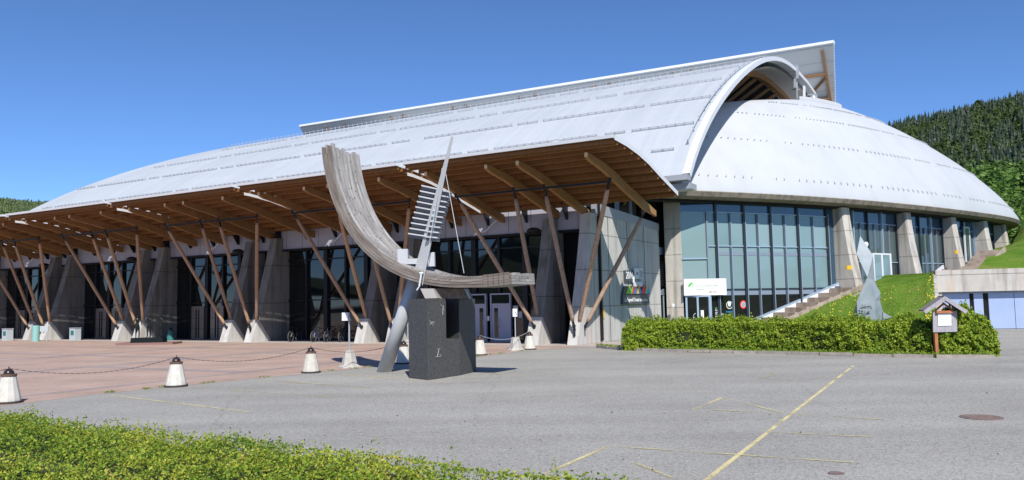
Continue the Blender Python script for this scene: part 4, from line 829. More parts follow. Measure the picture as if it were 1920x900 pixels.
for i, (wd, kind) in enumerate([(1.55, 'p'), (.22, 'g'), (.55, 'p'), (.28, 'g'), (1.45, 'p'), (1.6, 'p'), (.25, 'g'), (.5, 'p'), (.25, 'g'), (1.5, 'p'), (1.7, 'p'), (.2, 'g'), (1.7, 'p'), (1.7, 'p')]):
    if kind == 'p':
        g = MB(); g.hexa(rbox(x + .015, x + wd - .015, .2, .3, 0.03, WM - .12)); o = g.build('door_panel', M_bluedoor, rw)
        if i in (7, 9):
            g = MB(); g.hexa(rbox(x + .0, x + wd, .08, .12, .95, 1.0)); g.build('push_bar', M_greyl, o)
        if i in (7,): g = MB(); g.hexa(rbox(x + .1, x + .2, .15, .2, 1.5, 1.6)); g.build('lock', M_white, o)
    else:
        g = MB(); g.hexa(rbox(x, x + wd, .27, .3, 0.03, WM - .12)); g.build('glass_strip', M_glassk, rw)
    x += wd
g = MB(); g.hexa(rbox(.35, 22, .1, .34, WM - .12, WM)); g.build('door_head', M_navy, rw)

V3_ = lambda p: Vector((p.x, p.y, 0))
# lawn bank: grid between hedge line and pillar feet
def zwall(z): return z
front = [V3_(gz(x, y)) for x, y in [(1290, 648), (1380, 650), (1450, 652), (1510, 654), (1570, 656), (1640, 657), (1705, 658), (1762, 660)]]
b0, z0_, T0, o0 = pil_z[0]; b1, z1_, T1, o1 = pil_z[1]; b2, z2_, T2, o2 = pil_z[2]
SB_ = gp(1400, 0, 2.6)
def V3(p, z): return Vector((p.x, p.y, z))
back = [V3(gp(1386, 0, 2.5), 0.0), V3(gp(1470, 0, 2.3), 1.35), V3(gp(1530, 0, 2.3), 2.3), V3(b0 + o0 * .3 - T0 * .2, z0_ - .02), at(1650, 536, 'Y', 53.4), at(1705, 528, 'Y', 52.9), at(1742, 517, 'Y', 52.4), V3(Rl - rd * .03 + rb_in * .3, WT - .12)]
def lerp_list(P, u):
    f_ = u * (len(P) - 1); i = min(int(f_), len(P) - 2); return P[i].lerp(P[i + 1], f_ - i)
rows = []; NU, NV = 70, 34
def bankP(u, v):
    A = lerp_list(front, u); B = lerp_list(back, u); s_ = v; p = A.lerp(B, v); h = .0 + (B.z) * (v ** 1.15 * (1 - .25 * (1 - v)))
    h += .05 * math.sin(u * 31 + v * 7) * math.sin(v * math.pi) + .04 * math.sin(u * 57 + 2) * math.sin(v * 9)
    return Vector((p.x, p.y, max(h, .02) if v < .98 else B.z))
for j in range(NV + 1): rows.append([bankP(i / NU, j / NV) for i in range(NU + 1)])
# keep it running back under the glass
rows.append([V3(rows[-1][i] + Vector((-.6 + 1.6 * i / NU, 3.2 + 6.5 * max(0, i / NU - .4) / .6, 0)), rows[-1][i].z + .12) for i in range(NU + 1)])
g = MB(); g.grid(rows); struct(g.build('lawn', M_grass, smooth=True, fix=False))
g = MB()
for j in range(NV): 
    p, q = rows[j][-1], rows[j + 1][-1]; e_ = rd * .2; g.hexa([V3(p, -.05), V3(p + e_, -.05), V3(q + e_, -.05), V3(q, -.05), V3(p, max(p.z - .04, .0)), V3(p + e_, max(p.z - .04, .0)), V3(q + e_, max(q.z - .04, .0)), V3(q, max(q.z - .04, .0))])
g.build('flank_wall', M_concst, rw)
# flat lawn in front of the bank, behind the hedge
g = MB(); hedgeline = [gz(1165, 653), gz(1300, 655), gz(1400, 658), gz(1560, 661), gz(1752, 664), gz(1872, 666)]
pl = [V3(p + Vector((.1, .25, 0)), .02) for p in hedgeline[:5]] + [V3(front[-1], .02)] + [V3(p + Vector((0, .3, 0)), .02) for p in front[-2::-1]] + [gp(1300, .02, 3.0), V3(W(17.5, 46), .02), V3(W(16, 42), .02)]
pl = [Vector((p.x, p.y, .016)) for p in pl]
g.add(pl, [tuple(range(len(pl)))]); struct(g.build('lawn_strip', M_grass))
# upper lawn beyond the retaining wall
e0 = Rl + rd * 2.4 + rb_in * 1.2
rows = [[V3(Rl + rd * a + rb_in * 1.19, WT - .1) for a in (2.6, 4, 6, 9, 14, 24)]]
for Y_, pts_ in ((57, [(1846, 488), (1862, 486), (1885, 484), (1920, 478), (2000, 472), (2200, 460)]), (63, [(1860, 470), (1874, 467), (1890, 464), (1912, 456), (1960, 440), (2150, 425)]), (70, [(1866, 466), (1880, 464), (1896, 460), (1914, 446), (1950, 425), (2120, 410)]), (82, [(1880, 462), (1892, 460), (1904, 452), (1914, 430), (1940, 412), (2100, 395)]), (110, [(1885, 460), (1896, 450), (1906, 430), (1914, 416), (1930, 402), (2080, 380)])):
    rows.append([at(x, y, 'Y', Y_) for x, y in pts_])
g = MB(); g.grid(rows); struct(g.build('upper_lawn', M_grass, smooth=True, fix=False))
g = MB(); g.add([V3(p, WT - .13) for p in [Rl + rb_in * 1.0, Rl + rd * 4 + rb_in * 1.0, Rl + rd * 6 + rb_in * 9, Rl + rb_in * 9.5]], [(0, 1, 2, 3)]); struct(g.build('terrace', M_slab))
# long stairs along the glass
def stairs(name, lab, A, B, side, width, n_st, m_=M_stair):
    root = thing(name, lab, 'stairs', A); d = B - A
    for i in range(n_st):
        p = A + Vector((d.x, d.y, 0)) * (i / n_st); q = A + Vector((d.x, d.y, 0)) * ((i + 1.0) / n_st); z_ = A.z + d.z * (i + 1) / n_st; zb = z_ - abs(d.z) / n_st - .25
        jj = rnd.uniform(-.03, .03); s0 = side * jj; s1 = side * (width + rnd.uniform(-.06, .06))
        g = MB(); g.hexa([V3(p + s0, zb), V3(q + s0, zb), V3(q + s1, zb), V3(p + s1, zb), V3(p + s0, z_ + jj * .3), V3(q + s0, z_ + jj * .3), V3(q + s1, z_), V3(p + s1, z_)]); g.build('step', m_, root)
    return root
sA = gp(1372, 0.0, .35); sB = gp(1566, 0, .35); sB.z = z0_ + .05; sdir = Vector((sB.x - sA.x, sB.y - sA.y, 0)).normalized(); sout = Vector((sdir.y, -sdir.x, 0))
stairs('stone_stairs', 'long flight of worn brown stone stairs climbing beside the glass front', sA, sB, sout, 1.9, 9)
g = MB(); u_ = Vector((0, 0, .16)); g.bar(sA + sout * 2.05 + u_ * .5, sB + sout * 2.05 + u_ * .5, .22, .3); tag(g.build('stair_kerb', M_stair), 'sloping stone kerb between long stairs and lawn', 'kerb')
g = MB(); g.bar(sA + sout * 2.75 + u_ * .1 + Vector((.5, 0, 0)), sB + sout * 2.95 + u_ * 0 + Vector((-.2, 0, -.1)), .2, .25); tag(g.build('drain_kerb', M_kerb), 'second sloping stone kerb lying in the lawn beside the stairs', 'kerb')
g = MB(); g.bar(sA - sout * .12 + Vector((0, 0, .12)), sB - sout * .12 + Vector((0, 0, .12)), .1, .34); tag(g.build('stair_plinth', M_white), 'white sloping plinth between glass front and long stairs', 'plinth')
g = MB(); g.bar(sA - sout * .14 + Vector((0, 0, .36)), sB - sout * .14 + Vector((0, 0, .36)), .14, .12); tag(g.build('sloping_frame', M_bluefr), 'blue metal frame edge following the long stairs', 'frame')
sA2 = at(1800, 506, 'Y', pil_z[2][0].y + 1.0); sB2 = at(1842, 472, 'Y', pil_z[3][0].y - .5); sA2 = at(1803, 505, 'Y', 58); sB2 = at(1838, 471, 'Y', 61.5)
sd2 = Vector((sB2.x - sA2.x, sB2.y - sA2.y, 0)).normalized(); so2 = Vector((sd2.y, -sd2.x, 0))
stairs('upper_stairs', 'short weathered stairs above the retaining wall', sA2, sB2, so2, 1.5, 7)
g = MB(); g.bar(sA2 + so2 * 1.65, sB2 + so2 * 1.65 + Vector((0, 0, .05)), .16, .3); tag(g.build('stair_kerb', M_stair), 'stone edge of the short stairs above the retaining wall', 'kerb')
sA3 = at(1742, 530, 'Y', 55.5); sB3 = at(1772, 505, 'Y', 58.5); sd3 = Vector((sB3.x - sA3.x, sB3.y - sA3.y, 0)).normalized(); so3 = Vector((sd3.y, -sd3.x, 0))
stairs('small_stairs', 'small stone steps between two pillars left of the retaining wall', sA3, sB3, so3, 1.2, 5)
g = MB(); g.bar(sA3 - so3 * .1 + Vector((0, 0, .15)), sB3 - so3 * .1 + Vector((0, 0, .15)), .1, .35); tag(g.build('stair_plinth', M_white), 'short white plinth beside the small steps', 'plinth')
# dandelions and grass tufts
dl = MB()
for _ in range(420):
    u = rnd.choice([rnd.uniform(.25, .6), rnd.uniform(.1, 1), rnd.uniform(.85, 1)]); v = rnd.random(); P = bankP(u, v * .97) + Vector((0, 0, .07)); r = rnd.uniform(.018, .034)
    if rnd.random() > .55 + .45 * math.sin(u * 23) * math.sin(v * 11 + u * 9): continue
    dl.add([P + Vector((math.cos(a) * r, math.sin(a) * r * .6 - .02, math.sin(a) * r)) for a in np.linspace(0, 5.0, 6)], [tuple(range(6))])
struct(dl.build('dandelions', M_dand, fix=False), 'stuff')
k = 26000; U = NR.random(k); V_ = NR.random(k); PP = np.array([tuple(bankP(u, v)) for u, v in zip(U, V_)]); PP[:, 2] += .03
struct(leaf_cloud('grass_tufts', PP, np.tile([0, -1., .6], (k, 1)), .045, M_blade, ar=.28, jitter=.5), 'stuff')

# ================================================================== HEDGES
def hedge(name, label, line_pts, width, h0, h1, n, size, m_, grp=None, side=1, lump=.08, spr=0, base_col=M_core, ends=0.0):
    """line_pts: front edge on the ground; grows to the back (side) by width"""
    root = thing(name, label, 'hedge', line_pts[0], grp); Lp = [Vector(p) for p in line_pts]
    seg = [(b_ - a).length for a, b_ in zip(Lp[:-1], Lp[1:])]; tot = sum(seg)
    def fr(s_):
        i = 0
        while i < len(seg) - 1 and s_ > seg[i]: s_ -= seg[i]; i += 1
        d = (Lp[i + 1] - Lp[i]).normalized(); return Lp[i] + d * s_, d, Vector((-d.y, d.x, 0)) * side
    def H_(s_): return (h0 + (h1 - h0) * s_ / tot) * (1 - ends * max(0, 1 - min(s_, tot - s_) / .7) ** 2)
    from mathutils import noise as mn_
    def lum(s_, w_): return lump * (math.sin(s_ * 1.3 + w_ * 1.1) * .6 + 3.4 * mn_.noise(Vector((s_ * 1.15, w_ * 1.2, 3))) + 2.4 * mn_.noise(Vector((s_ * 5.5, w_ * 5.5, 9))))
    g = MB(); rows = []; K = max(8, int(tot / .4))
    ins = size * 1.6 + .03
    for i in range(K + 1):
        p, d, q = fr(min(tot, max(0, tot * i / K))); s_ = tot * i / K; hh = H_(s_) - ins - lump * 1.4; e = .12 if i in (0, K) else 0
        rows.append([V3(p + q * (ins + .03), 0.02), V3(p + q * ins, hh * .8), V3(p + q * (ins + .12), hh - e), V3(p + q * (width - ins - .12), hh - e), V3(p + q * (width - ins), hh * .8), V3(p + q * (width - ins), .02)])
    g.grid(rows); g.add(rows[0], [tuple(range(6))]); g.add(rows[-1], [tuple(range(6))]); g.build('branches', base_col, root)
    P = []; Q = []
    per = width + 2 * (h0 + h1) / 2
    for _ in range(n):
        s_ = NR.random() * tot; r = NR.random() * (per + .0); p, d, q = fr(s_); hh = H_(s_); l_ = lum(s_, r * 1.0); depth = abs(NR.normal()) * size * 2.3
        sp_ = NR.random()
        if spr and sp_ < spr: depth = -NR.random() * .10
        hm = hh
        sprx = NR.random() < .06
        if r < hm: z = r; a = 0 + depth - l_ * .8; nn = -q; pos = V3(p + q * a, z); nv = -q + Vector((0, 0, .35))
        elif r < hm + width: a = r - hm; z = hh + l_ - depth; pos = V3(p + q * a, z); nv = Vector((0, 0, 1))
        else: z = per - r; a = width - depth + l_; pos = V3(p + q * a, min(z, hh)); nv = q
        # rounded shoulder
        if r >= hm and r < hm + width:
            ed = min(a, width - a); 
            if ed < .3: pos.z -= (.3 - ed) ** 1.5 * .9
        if sprx and spr: pos.z += NR.random() * size * 3.2 * (1 if r > hm * .8 else 0); 
        P.append(tuple(pos)); Q.append(tuple(nv))
    # ends
    for e_, s_ in ((0, 0.0), (1, tot - 1e-3)):
        p, d, q = fr(s_)
        for _ in range(int(n * .5 * width / tot)):
            a = NR.random() * width; z = NR.random() * H_(s_); dd_ = (-d if e_ == 0 else d); P.append(tuple(V3(p + q * a - dd_ * abs(NR.normal()) * size * 2 + dd_ * .05 * math.sin(a * 9 + z * 7), z))); Q.append(tuple(dd_ + Vector((0, 0, .3))))
    leaf_cloud('foliage', np.array(P), np.array(Q), size, m_, root, ar=.62, jitter=.75)
    return root, fr, H_, tot
# clipped hedge along the parking lot
hp = [gz(1168, 657), gz(1290, 659), gz(1420, 661), gz(1600, 666), gz(1748, 669)]
hb, fr1, H1, t1_ = hedge('clipped_hedge', 'long clipped green hedge along the parking lot before the lawn', hp, 1.3, 1.30, 1.28, 78000, .042, M_leafb, lump=.10, spr=.2, ends=.25)
hp2 = [gz(1758, 669), gz(1872, 668)]
hb2, *_ = hedge('clipped_hedge', 'short taller hedge block right of the notice board', hp2, 1.6, 1.5, 1.6, 27000, .042, M_leafb, lump=.12, spr=.2, ends=.45)
# kerb under it
g = MB(); kp = [gz(1120, 652), gz(1165, 656.5), gz(1290, 660.5), gz(1420, 663), gz(1600, 668), gz(1752, 671), gz(1868, 671)]
for a, b_ in zip(kp[:-1], kp[1:]):
    L_ = (b_ - a).length; n_ = max(1, int(L_ / 1.0))
    for i in range(n_): p = a.lerp(b_, (i + .03) / n_); q = a.lerp(b_, (i + .97) / n_); jz = rnd.uniform(-.015, .02); g.bar(V3(p, .05 + jz), V3(q, .05 + jz + rnd.uniform(-.01, .01)), .16, .12)
tag(g.build('stone_kerb', M_kerb), 'low stone kerb running under the clipped hedge', 'kerb')
wd = []; wn = []
for _ in range(2600):
    i = rnd.randrange(len(kp) - 1); p = kp[i].lerp(kp[i + 1], rnd.random()); wd.append((p.x + rnd.uniform(-.05, .1), p.y + rnd.uniform(.02, .35), rnd.uniform(.05, .2))); wn.append((0, -1, .5))
struct(leaf_cloud('weeds', np.array(wd), np.array(wn), .05, M_blade, ar=.3), 'stuff')
lt = []; ln = []
for _ in range(80):
    y = rnd.uniform(670, 890); P = gz(rnd.uniform(380, 1900), y); lt.append((P.x, P.y, .012)); ln.append((0, 0, 1))
struct(leaf_cloud('leaf_litter', np.array(lt), np.array(ln), .03, mat('dry_leaf', (.10, .075, .045), .9), ar=.5, jitter=.25), 'stuff')
le = []; lm = []
for _ in range(2200):
    i = rnd.randrange(1, len(pe) - 2); a, b_ = pe[i], pe[i + 1]; f_ = rnd.random()
    if math.sin((i + f_) * 9) * math.sin((i + f_) * 23 + 1) < .25: continue
    P = W(a[0] + (b_[0] - a[0]) * f_ + rnd.gauss(0, .07), a[1] + (b_[1] - a[1]) * f_, rnd.uniform(.01, .05)); le.append(tuple(P)); lm.append((0, -.5, .6))
struct(leaf_cloud('edge_weeds', np.array(le), np.array(lm), .03, M_blade, ar=.35), 'stuff')
# foreground hedge
hf = [Vector(p) for p in ((-9.2, 9.86, 0), (-5.6, 7.45, 0), (-3.6, 6.12, 0), (-1.2, 4.56, 0), (1.2, 2.95, 0))]
far = [gz(0, 772, 1.06), gz(440, 818, 1.06), gz(900, 880, 1.02)]
dirn = (far[1] - far[0]); dirn.z = 0; dirn.normalize(); nrm = Vector((dirn.y, -dirn.x, 0)); 
if nrm.y > 0: nrm = -nrm
f0 = far[0] - dirn * 3.5 + nrm * 1.55; f1 = far[1] + nrm * 1.55; f2 = far[2] + nrm * 1.5; f3 = f2 + (far[2] - far[1]).normalized() * 1.6
hf = [V3(p, 0) for p in (f0, far[0] + nrm * 1.55, f1, f2, f3)]
hb3, fr3, H3, t3_ = hedge('foreground_hedge', 'low yellow-green hedge crossing the foreground at the bottom left', hf, 1.5, 1.10, 1.02, 200000, .0125, M_leafh, lump=.03, spr=.12)
# sprigs sticking up with stems
P = []; Q = []; g = MB()
for _ in range(420):
    s_ = rnd.random() * t3_; p, d, q = fr3(s_); a = rnd.uniform(.1, 1.48); big = rnd.random() < .25; h_ = rnd.uniform(.03, .09) * (1.9 if big else 1); b0_ = V3(p + q * a, H3(s_) - .03); tip = b0_ + Vector((rnd.uniform(-.03, .03), rnd.uniform(-.03, .03), h_ + .04))
    for j in range(14): f_ = rnd.random(); pp = b0_.lerp(tip, f_); P.append((pp.x + rnd.uniform(-.018, .018), pp.y + rnd.uniform(-.018, .018), pp.z + rnd.uniform(-.004, .012))); Q.append((0, -.3, 1))
leaf_cloud('sprigs', np.array(P), np.array(Q), .014, M_leafh, hb3)

# ================================================================== SCULPTURE
sc = thing('timber_arc_sculpture', 'sculpture of curved silver timber arc on black stone blocks with leaning steel mast', 'sculpture', gz(790, 700))
NA = 20.5
outer = [(602, 275), (606, 315), (620, 368), (646, 425), (684, 474), (735, 513), (790, 530), (850, 539), (905, 538), (955, 532)]
arc = []
for x, y in outer:
    P = at(x, y, 'n', NA); t, n_ = tn(P); arc.append((t, P.z))
# resample & smooth with polynomial in chord length
at_ = np.array([a for a, _ in arc]); az_ = np.array([b_ for _, b_ in arc]); ck_ = np.concatenate([[0], np.cumsum(np.hypot(np.diff(at_), np.diff(az_)))]); c1_ = np.polyfit(ck_, at_, 5); c2_ = np.polyfit(ck_, az_, 5)
NPK = 9; WID = 1.62
for k in range(NPK):
    lo = [0, -.12, .02, .08, -.02, .1, .14, .04, .1][k]; us2 = np.linspace(lo + .02, ck_[-1], 34); T_ = np.polyval(c1_, us2); Z_ = np.polyval(c2_, us2)
    dT = np.gradient(T_, us2); dZ = np.gradient(Z_, us2); ll = np.hypot(dT, dZ); nt_, nz_ = dZ / ll, -dT / ll      # inward normal (up / to the right)
    sgn = 1 if (nz_[-1] > 0) else -1
    n0 = NA + WID * k / NPK + .014; n1 = NA + WID * (k + 1) / NPK - .014; g = MB()
    up_ = rnd.uniform(-.018, .018); g.at = []
    for lay in range(4):
        a0 = .084 * lay + .004 + rnd.uniform(-.004, .004); a1 = .084 * (lay + 1) - .004 + (up_ if lay == 3 else 0); n0_ = n0 + (rnd.uniform(-.014, .012) if k == 0 else 0)
        rr = [(i, [W(T_[i] + sgn * nt_[i] * a, nn, Z_[i] + sgn * nz_[i] * a) for (a, nn) in ((a0, n0_), (a0, n1), (a1, n1), (a1, n0_), (a0, n0_))]) for i in range(lay % 3, len(us2))]
        rows = [q_[1] for q_ in rr]; g.grid(rows)
        for i, q_ in rr: g.at += [(us2[i], lay * 3.1 + k * 7.7, j_ * .3) for j_ in (0, 1, 1.2, .2, 0)]
        g.add(rows[0][:4], [(0, 1, 2, 3)]); g.add(rows[-1][:4], [(0, 1, 2, 3)]); g.at += [(0, lay, k)] * 8
    g.build('plank', M_plankm if k == 0 else M_plank, sc)
# clad end with small nailed strips
us3 = np.linspace(ck_[-1] - .92, ck_[-1] + .01, 6); 
for i in range(5):
    tA, tB = np.polyval(c1_, us3[i]), np.polyval(c1_, us3[i + 1]); zA, zB = np.polyval(c2_, us3[i]), np.polyval(c2_, us3[i + 1]); g = MB()
    for lay in range(5):
        a, b_ = lay * .074 - .01, lay * .074 + .055
        g.hexa([W(tA - .015, NA - .03, zA + a), W(tB + .015, NA - .03, zB + a), W(tB + .015, NA + .02, zB + a), W(tA - .015, NA + .02, zA + a), W(tA - .015, NA - .03, zA + b_), W(tB + .015, NA - .03, zB + b_), W(tB + .015, NA + .02, zB + b_), W(tA - .015, NA + .02, zA + b_)])
    g.build('end_strip', M_plankm, sc)
for _ in range(70):
    u_ = rnd.uniform(.3, ck_[-1] * .8); t = np.polyval(c1_, u_); z = np.polyval(c2_, u_); e = .01; dt = np.polyval(c1_, u_ + e) - t; dz = np.polyval(c2_, u_ + e) - z; l_ = math.hypot(dt, dz); q = W(t + sgn * dz / l_ * .352, NA + rnd.uniform(.1, WID - .1), z - sgn * dt / l_ * .352)
    g = MB(); g.box(q - Vector((.016, .016, .016)), q + Vector((.016, .016, .016))); g.build('bolt', M_iron, sc)
# leaning steel pole (lower) and mast (upper)
pf = gz(720, 697); pt_ = at(778, 525, 'n', 21.3); d = (pt_ - pf).normalized(); g = MB()
g.tube([pf - d * .15, pt_], [.25, .225], 24); g.build('pole', M_steel, sc, smooth=True)
mb_ = at(791, 494, 'n', 21.3); mt = at(848, 256, 'n', 20.6)
g = MB(); g.bar(mb_ - (mt - mb_).normalized() * .25, mt, .36, .3, Vector((0, 1, .3)), .07, .07); mast = g.build('mast', M_steel, sc)
g = MB(); g.box(mb_ + Vector((-.78, -.15, -.02)), mb_ + Vector((-.05, .25, .16))); g.box(mb_ + Vector((-.78, -.15, .16)), mb_ + Vector((-.44, .25, .48))); g.box(mb_ + Vector((.2, -.05, -.1)), mb_ + Vector((.42, .3, .36))); g.build('saddle_block', M_steel, sc)
dm = (mt - mb_).normalized()
# louvre slats left and right of the mast
for i in range(10):
    f_ = i / 9; yl = 349 + f_ * 88; yr = 357 + f_ * 87
    for s_, (xa, ya, xb, yb) in ((0, (790 - f_ * 25, 349 + f_ * 90, 822 - f_ * 24, 356 + f_ * 88)), (1, (822 - f_ * 24, 357 + f_ * 88, 843 - f_ * 23, 361 + f_ * 86))):
        A = at(xa, ya, 'n', 20.7 + .5 * (0 if s_ == 0 else .3)); B = at(xb, yb, 'n', 20.95 if s_ == 0 else 21.2)
        g = MB(); u_ = Vector((0, 0, 1)); bk = Vector((.05, .32, 0))
        g.hexa([A, B, B + bk, A + bk, A + u_ * .045, B + u_ * .045, B + bk + u_ * .045, A + bk + u_ * .045]); g.mi = 1; g.hexa([A + Vector((0, .1, -.09)), B + Vector((0, .1, -.09)), B + bk + Vector((0, 0, -.09)), A + bk + Vector((0, 0, -.09)), A + Vector((0, .1, .0)), B + Vector((0, .1, 0)), B + bk, A + bk])
        g.build('slat', [M_steel, M_steelshade], sc)  # lower half darker: the shaded slat front is put into its colour
g = MB()
for (a, b_, n_) in (((829, 315), (792, 535), 20.45), ((833, 310), (870, 512), 20.8)): g.tube([at(*a, 'n', 20.85), at(*b_, 'n', n_)], .012, 5)
g.build('cable', M_guard, sc)
g = MB(); a = at(790, 513, 'n', 20.42); b_ = at(786, 537, 'n', 20.42); g.tube([a, b_], .03, 6); g.tube([b_, b_ + Vector((-.08, 0, -.12))], .02, 6); g.tube([a + Vector((-.06, 0, .02)), a + Vector((.06, 0, .02))], .03, 6); g.build('turnbuckle', M_white, sc)
# stone base
def stone(pts, z0, z1, nm='stone_block'):
    g = MB(); g.prism([V3(p, z0) for p in pts], (0, 0, z1 - z0)); o = g.build(nm, M_granite, sc)
    bv = o.modifiers.new('bevel', 'BEVEL'); bv.width = .012; bv.segments = 2; return o
bA, bB, bC = gz(767, 709), gz(803, 713), gz(838, 708); bD = bA + (bC - bB)
ZB = at(803, 560, 'Y', bB.y).z
stone([bA, bB, bC, bD], 0, ZB)
cB, cC, cD = gz(863, 704), gz(893, 697), None
dlt = (bA - bB); e1 = bC; e2 = cB
lowz = at(850, 636, 'Y', 25.6).z
stone([bC + (bA - bB) * .05, cB + Vector((-.0, .0, 0)), cB + dlt * .8, bC + dlt * .8], 0, lowz, 'stone_sill')
stone([cB + dlt * .02 + Vector((.004, 0, 0)), cC, cC + dlt * 1.0, cB + dlt * 1.0], 0, ZB - .02)
q = cB + dlt * 1.0; stone([bC + dlt * .82, cB + dlt * .82, cB + dlt * 1.05, bC + dlt * 1.05], 0, ZB - .03, 'stone_back')
# sloped black wedge on right block left edge, chalk runes
def wedge():
    g = MB(); f = (cC - cB).normalized(); o_ = Vector((f.y, -f.x, 0)); g.prism([V3(cB, 0) + o_ * .03, V3(cB + f * (cC - cB).length * .92, 0) + o_ * .03, V3(cB, lowz) + o_ * .03], -o_ * .025); g.build('stone_wedge', M_granite, sc)
fl = (bB - bA).normalized(); fr_ = (bC - bB).normalized(); ol = Vector((fl.y, -fl.x, 0)) * .006; orr = Vector((fr_.y, -fr_.x, 0)) * .006
ch = MB()
def mark(seg, Y):
    for a, b_ in zip(seg[:-1], seg[1:]):
        P = facehit(*a); Q_ = facehit(*b_); ch.bar(P, Q_, .008, .014, orr.normalized())
def facehit(x, y):
    nn = orr.normalized(); d_ = RM @ Vector(((x - 960) / FPX, -(y - 450) / FPX, -1)); o = Vector((0, 0, CH)); P0_ = bB + nn * .006; return o + d_ * ((P0_ - o).dot(nn) / d_.dot(nn))
mark([(826, 572), (831, 573), (830, 590)], 0); mark([(829, 580), (834, 582)], 0); mark([(805, 600), (812, 611)], 0); mark([(808, 603), (815, 607)], 0); mark([(806, 608), (814, 603)], 0); mark([(820, 654), (826, 654)], 0); mark([(823, 654), (820, 669)], 0); mark([(816, 669), (826, 668)], 0); mark([(825, 664), (827, 668)], 0)
ch.build('chalk_mark', M_chalk, sc)
# timber cap and dark beam on top
g = MB(); tp = V3(bA.lerp(bB, .5), ZB); a = bA.lerp(bC, .35); g.prism([at(788, 541, 'Y', 25.0), at(812, 541, 'Y', 25.0), at(820, 559, 'Y', 24.9), at(797, 559.5, 'Y', 24.9)], Vector((.15, .6, 0))); g.build('timber_cap', M_plank, sc)
g = MB(); g.prism([at(812, 541, 'Y', 25.1), at(872, 541, 'Y', 26.2), at(880, 560, 'Y', 26.2), at(820, 560, 'Y', 25.1)], Vector((.1, .35, 0))); g.build('timber_beam', M_plankd, sc)
g = MB(); g.prism([at(870, 541, 'Y', 26.15), at(874, 541, 'Y', 26.15), at(882, 560, 'Y', 26.15), at(879, 560, 'Y', 26.15)], Vector((.02, .3, 0))); g.build('steel_edge', M_bluefr, sc)
g = MB()
for (x, y) in ((807, 537), (874, 538)): g.tube([at(x, y - 3, 'Y', 25.2), at(x, y + 5, 'Y', 25.2)], .02, 6)
g.build('hanger', M_steelblk, sc)

# ================================================================== BOLLARDS, CHAINS, SIGN POSTS
BP = [gz(15, 756), gz(330, 725), gz(583, 699), gz(757, 682), gz(900, 666), gz(993, 655.5)]
def bollard():
    r = thing('bollard', '', 'bollard', (0, 0, 0), 'white concrete bollards with chains')
    g = MB(); g.lathe([(.335, 0), (.335, .055), (.30, .06)], (0, 0, 0), 24); g.build('base_ring', M_rubber, r)
    g = MB(); g.lathe([(.30, .055), (.297, .09), (.175, .66), (.165, .68)], (0, 0, 0), 24, .035); g.build('body', M_whitec, r)
    g = MB(); g.lathe([(.17, .68), (.185, .685), (.185, .735), (.15, .74)], (0, 0, 0), 20); g.build('collar', M_ring, r)
    g = MB(); g.lathe([(.125, .74)] + [(.125 * math.cos(a), .745 + .125 * math.sin(a)) for a in np.linspace(0, 1.45, 7)], (0, 0, 0), 20); g.tube([(0, 0, .86), (0, 0, .93)], .014, 6); g.build('cap', mat('cap_black_red', (.03, .02, .02), .25), r, smooth=True)
    return r
labs = ['white bollard cut off by the left edge, nearest', 'white bollard with dark dome cap behind the foreground hedge', 'white bollard between the foreground and the thin sign post', 'white bollard half hidden behind the leaning steel pole and block', 'white bollard just right of the black stone blocks', 'furthest white bollard near the corner pier']
b0p = None
for k, P in enumerate(BP):
    o = bollard() if k == 0 else copy_tree(b0p)
    if k == 0: b0p = o
    o.location = P; o.rotation_euler = (0, 0, k * .4); o['label'] = labs[k]
cl = ['chain from the bollard at the left edge to the next', 'chain crossing the pink plaza behind the thin sign post bollard', 'chain running behind the leaning steel pole', 'chain running behind the black stone blocks', 'pale chain hanging in front of the white doors']
ml = mat('chain_rust', (.22, .16, .13), .6, metal=.5); mw = mat('chain_pale', (.45, .45, .43), .6)
ext = [BP[0] + (BP[0] - BP[1])] + BP
def chain(A, B, m_, lab, sag=.28):
    g = MB(); n_ = 60; A = A + Vector((0, 0, .88)); B = B + Vector((0, 0, .88)); pts = [A.lerp(B, i / n_) - Vector((0, 0, sag * 4 * (i / n_) * (1 - i / n_))) for i in range(n_ + 1)]
    for i in range(n_):
        up = Vector((0, 0, 1)) if i % 2 else Vector((1, 0, 0)); g.bar(pts[i], pts[i + 1] + (pts[i + 1] - pts[i]) * .15, .022, .01, up)
    tag(g.build('chain', m_), lab, 'chain', 'chains between the bollards')
for k in range(5): chain(BP[k], BP[k + 1], ml if k < 4 else mw, cl[k])
chain(ext[0], ext[1], ml, 'chain reaching the leftmost bollard from outside the frame')
def signpost(P, h_, lab, plates):
    r = thing('sign_post', lab, 'sign post', P, 'thin sign posts on concrete feet')
    g = MB(); g.lathe([(.44, 0), (.44, .03), (.30, .12), (.19, .62), (.18, .63)], P, 6); g.build('foot', M_greyc, r)
    g = MB(); g.tube([P + Vector((0, 0, .6)), P + Vector((0, 0, h_))], .032, 8); g.build('pole', M_greyl, r)
    for dx, z, w_, hh_ in plates:
        g = MB(); g.box(P + Vector((dx - w_ / 2, -.06, z)), P + Vector((dx + w_ / 2, -.04, z + hh_))); g.build('sign_plate', M_paper, r)
    g = MB(); g.tube([P + Vector((0, -.01, h_ - .1)), P + Vector((.02, -.07, h_ - .15)), P + Vector((.08, -.07, h_ - .3))], .02, 6); g.build('clamp', M_greyl, r)
    return r
signpost(gz(655, 689), 2.05, 'thin sign post with pale plate on the pink plaza left of the leaning pole', [(-.14, 1.75, .24, .30)])
signpost(gz(967, 657), 2.0, 'thin sign post with pale plate in front of the entrance doors', [(0, 1.62, .22, .38)])
signpost(gz(765, 662), 2.1, 'thin sign post half hidden behind the black stone block', [(-.06, 1.75, .3, .36)])

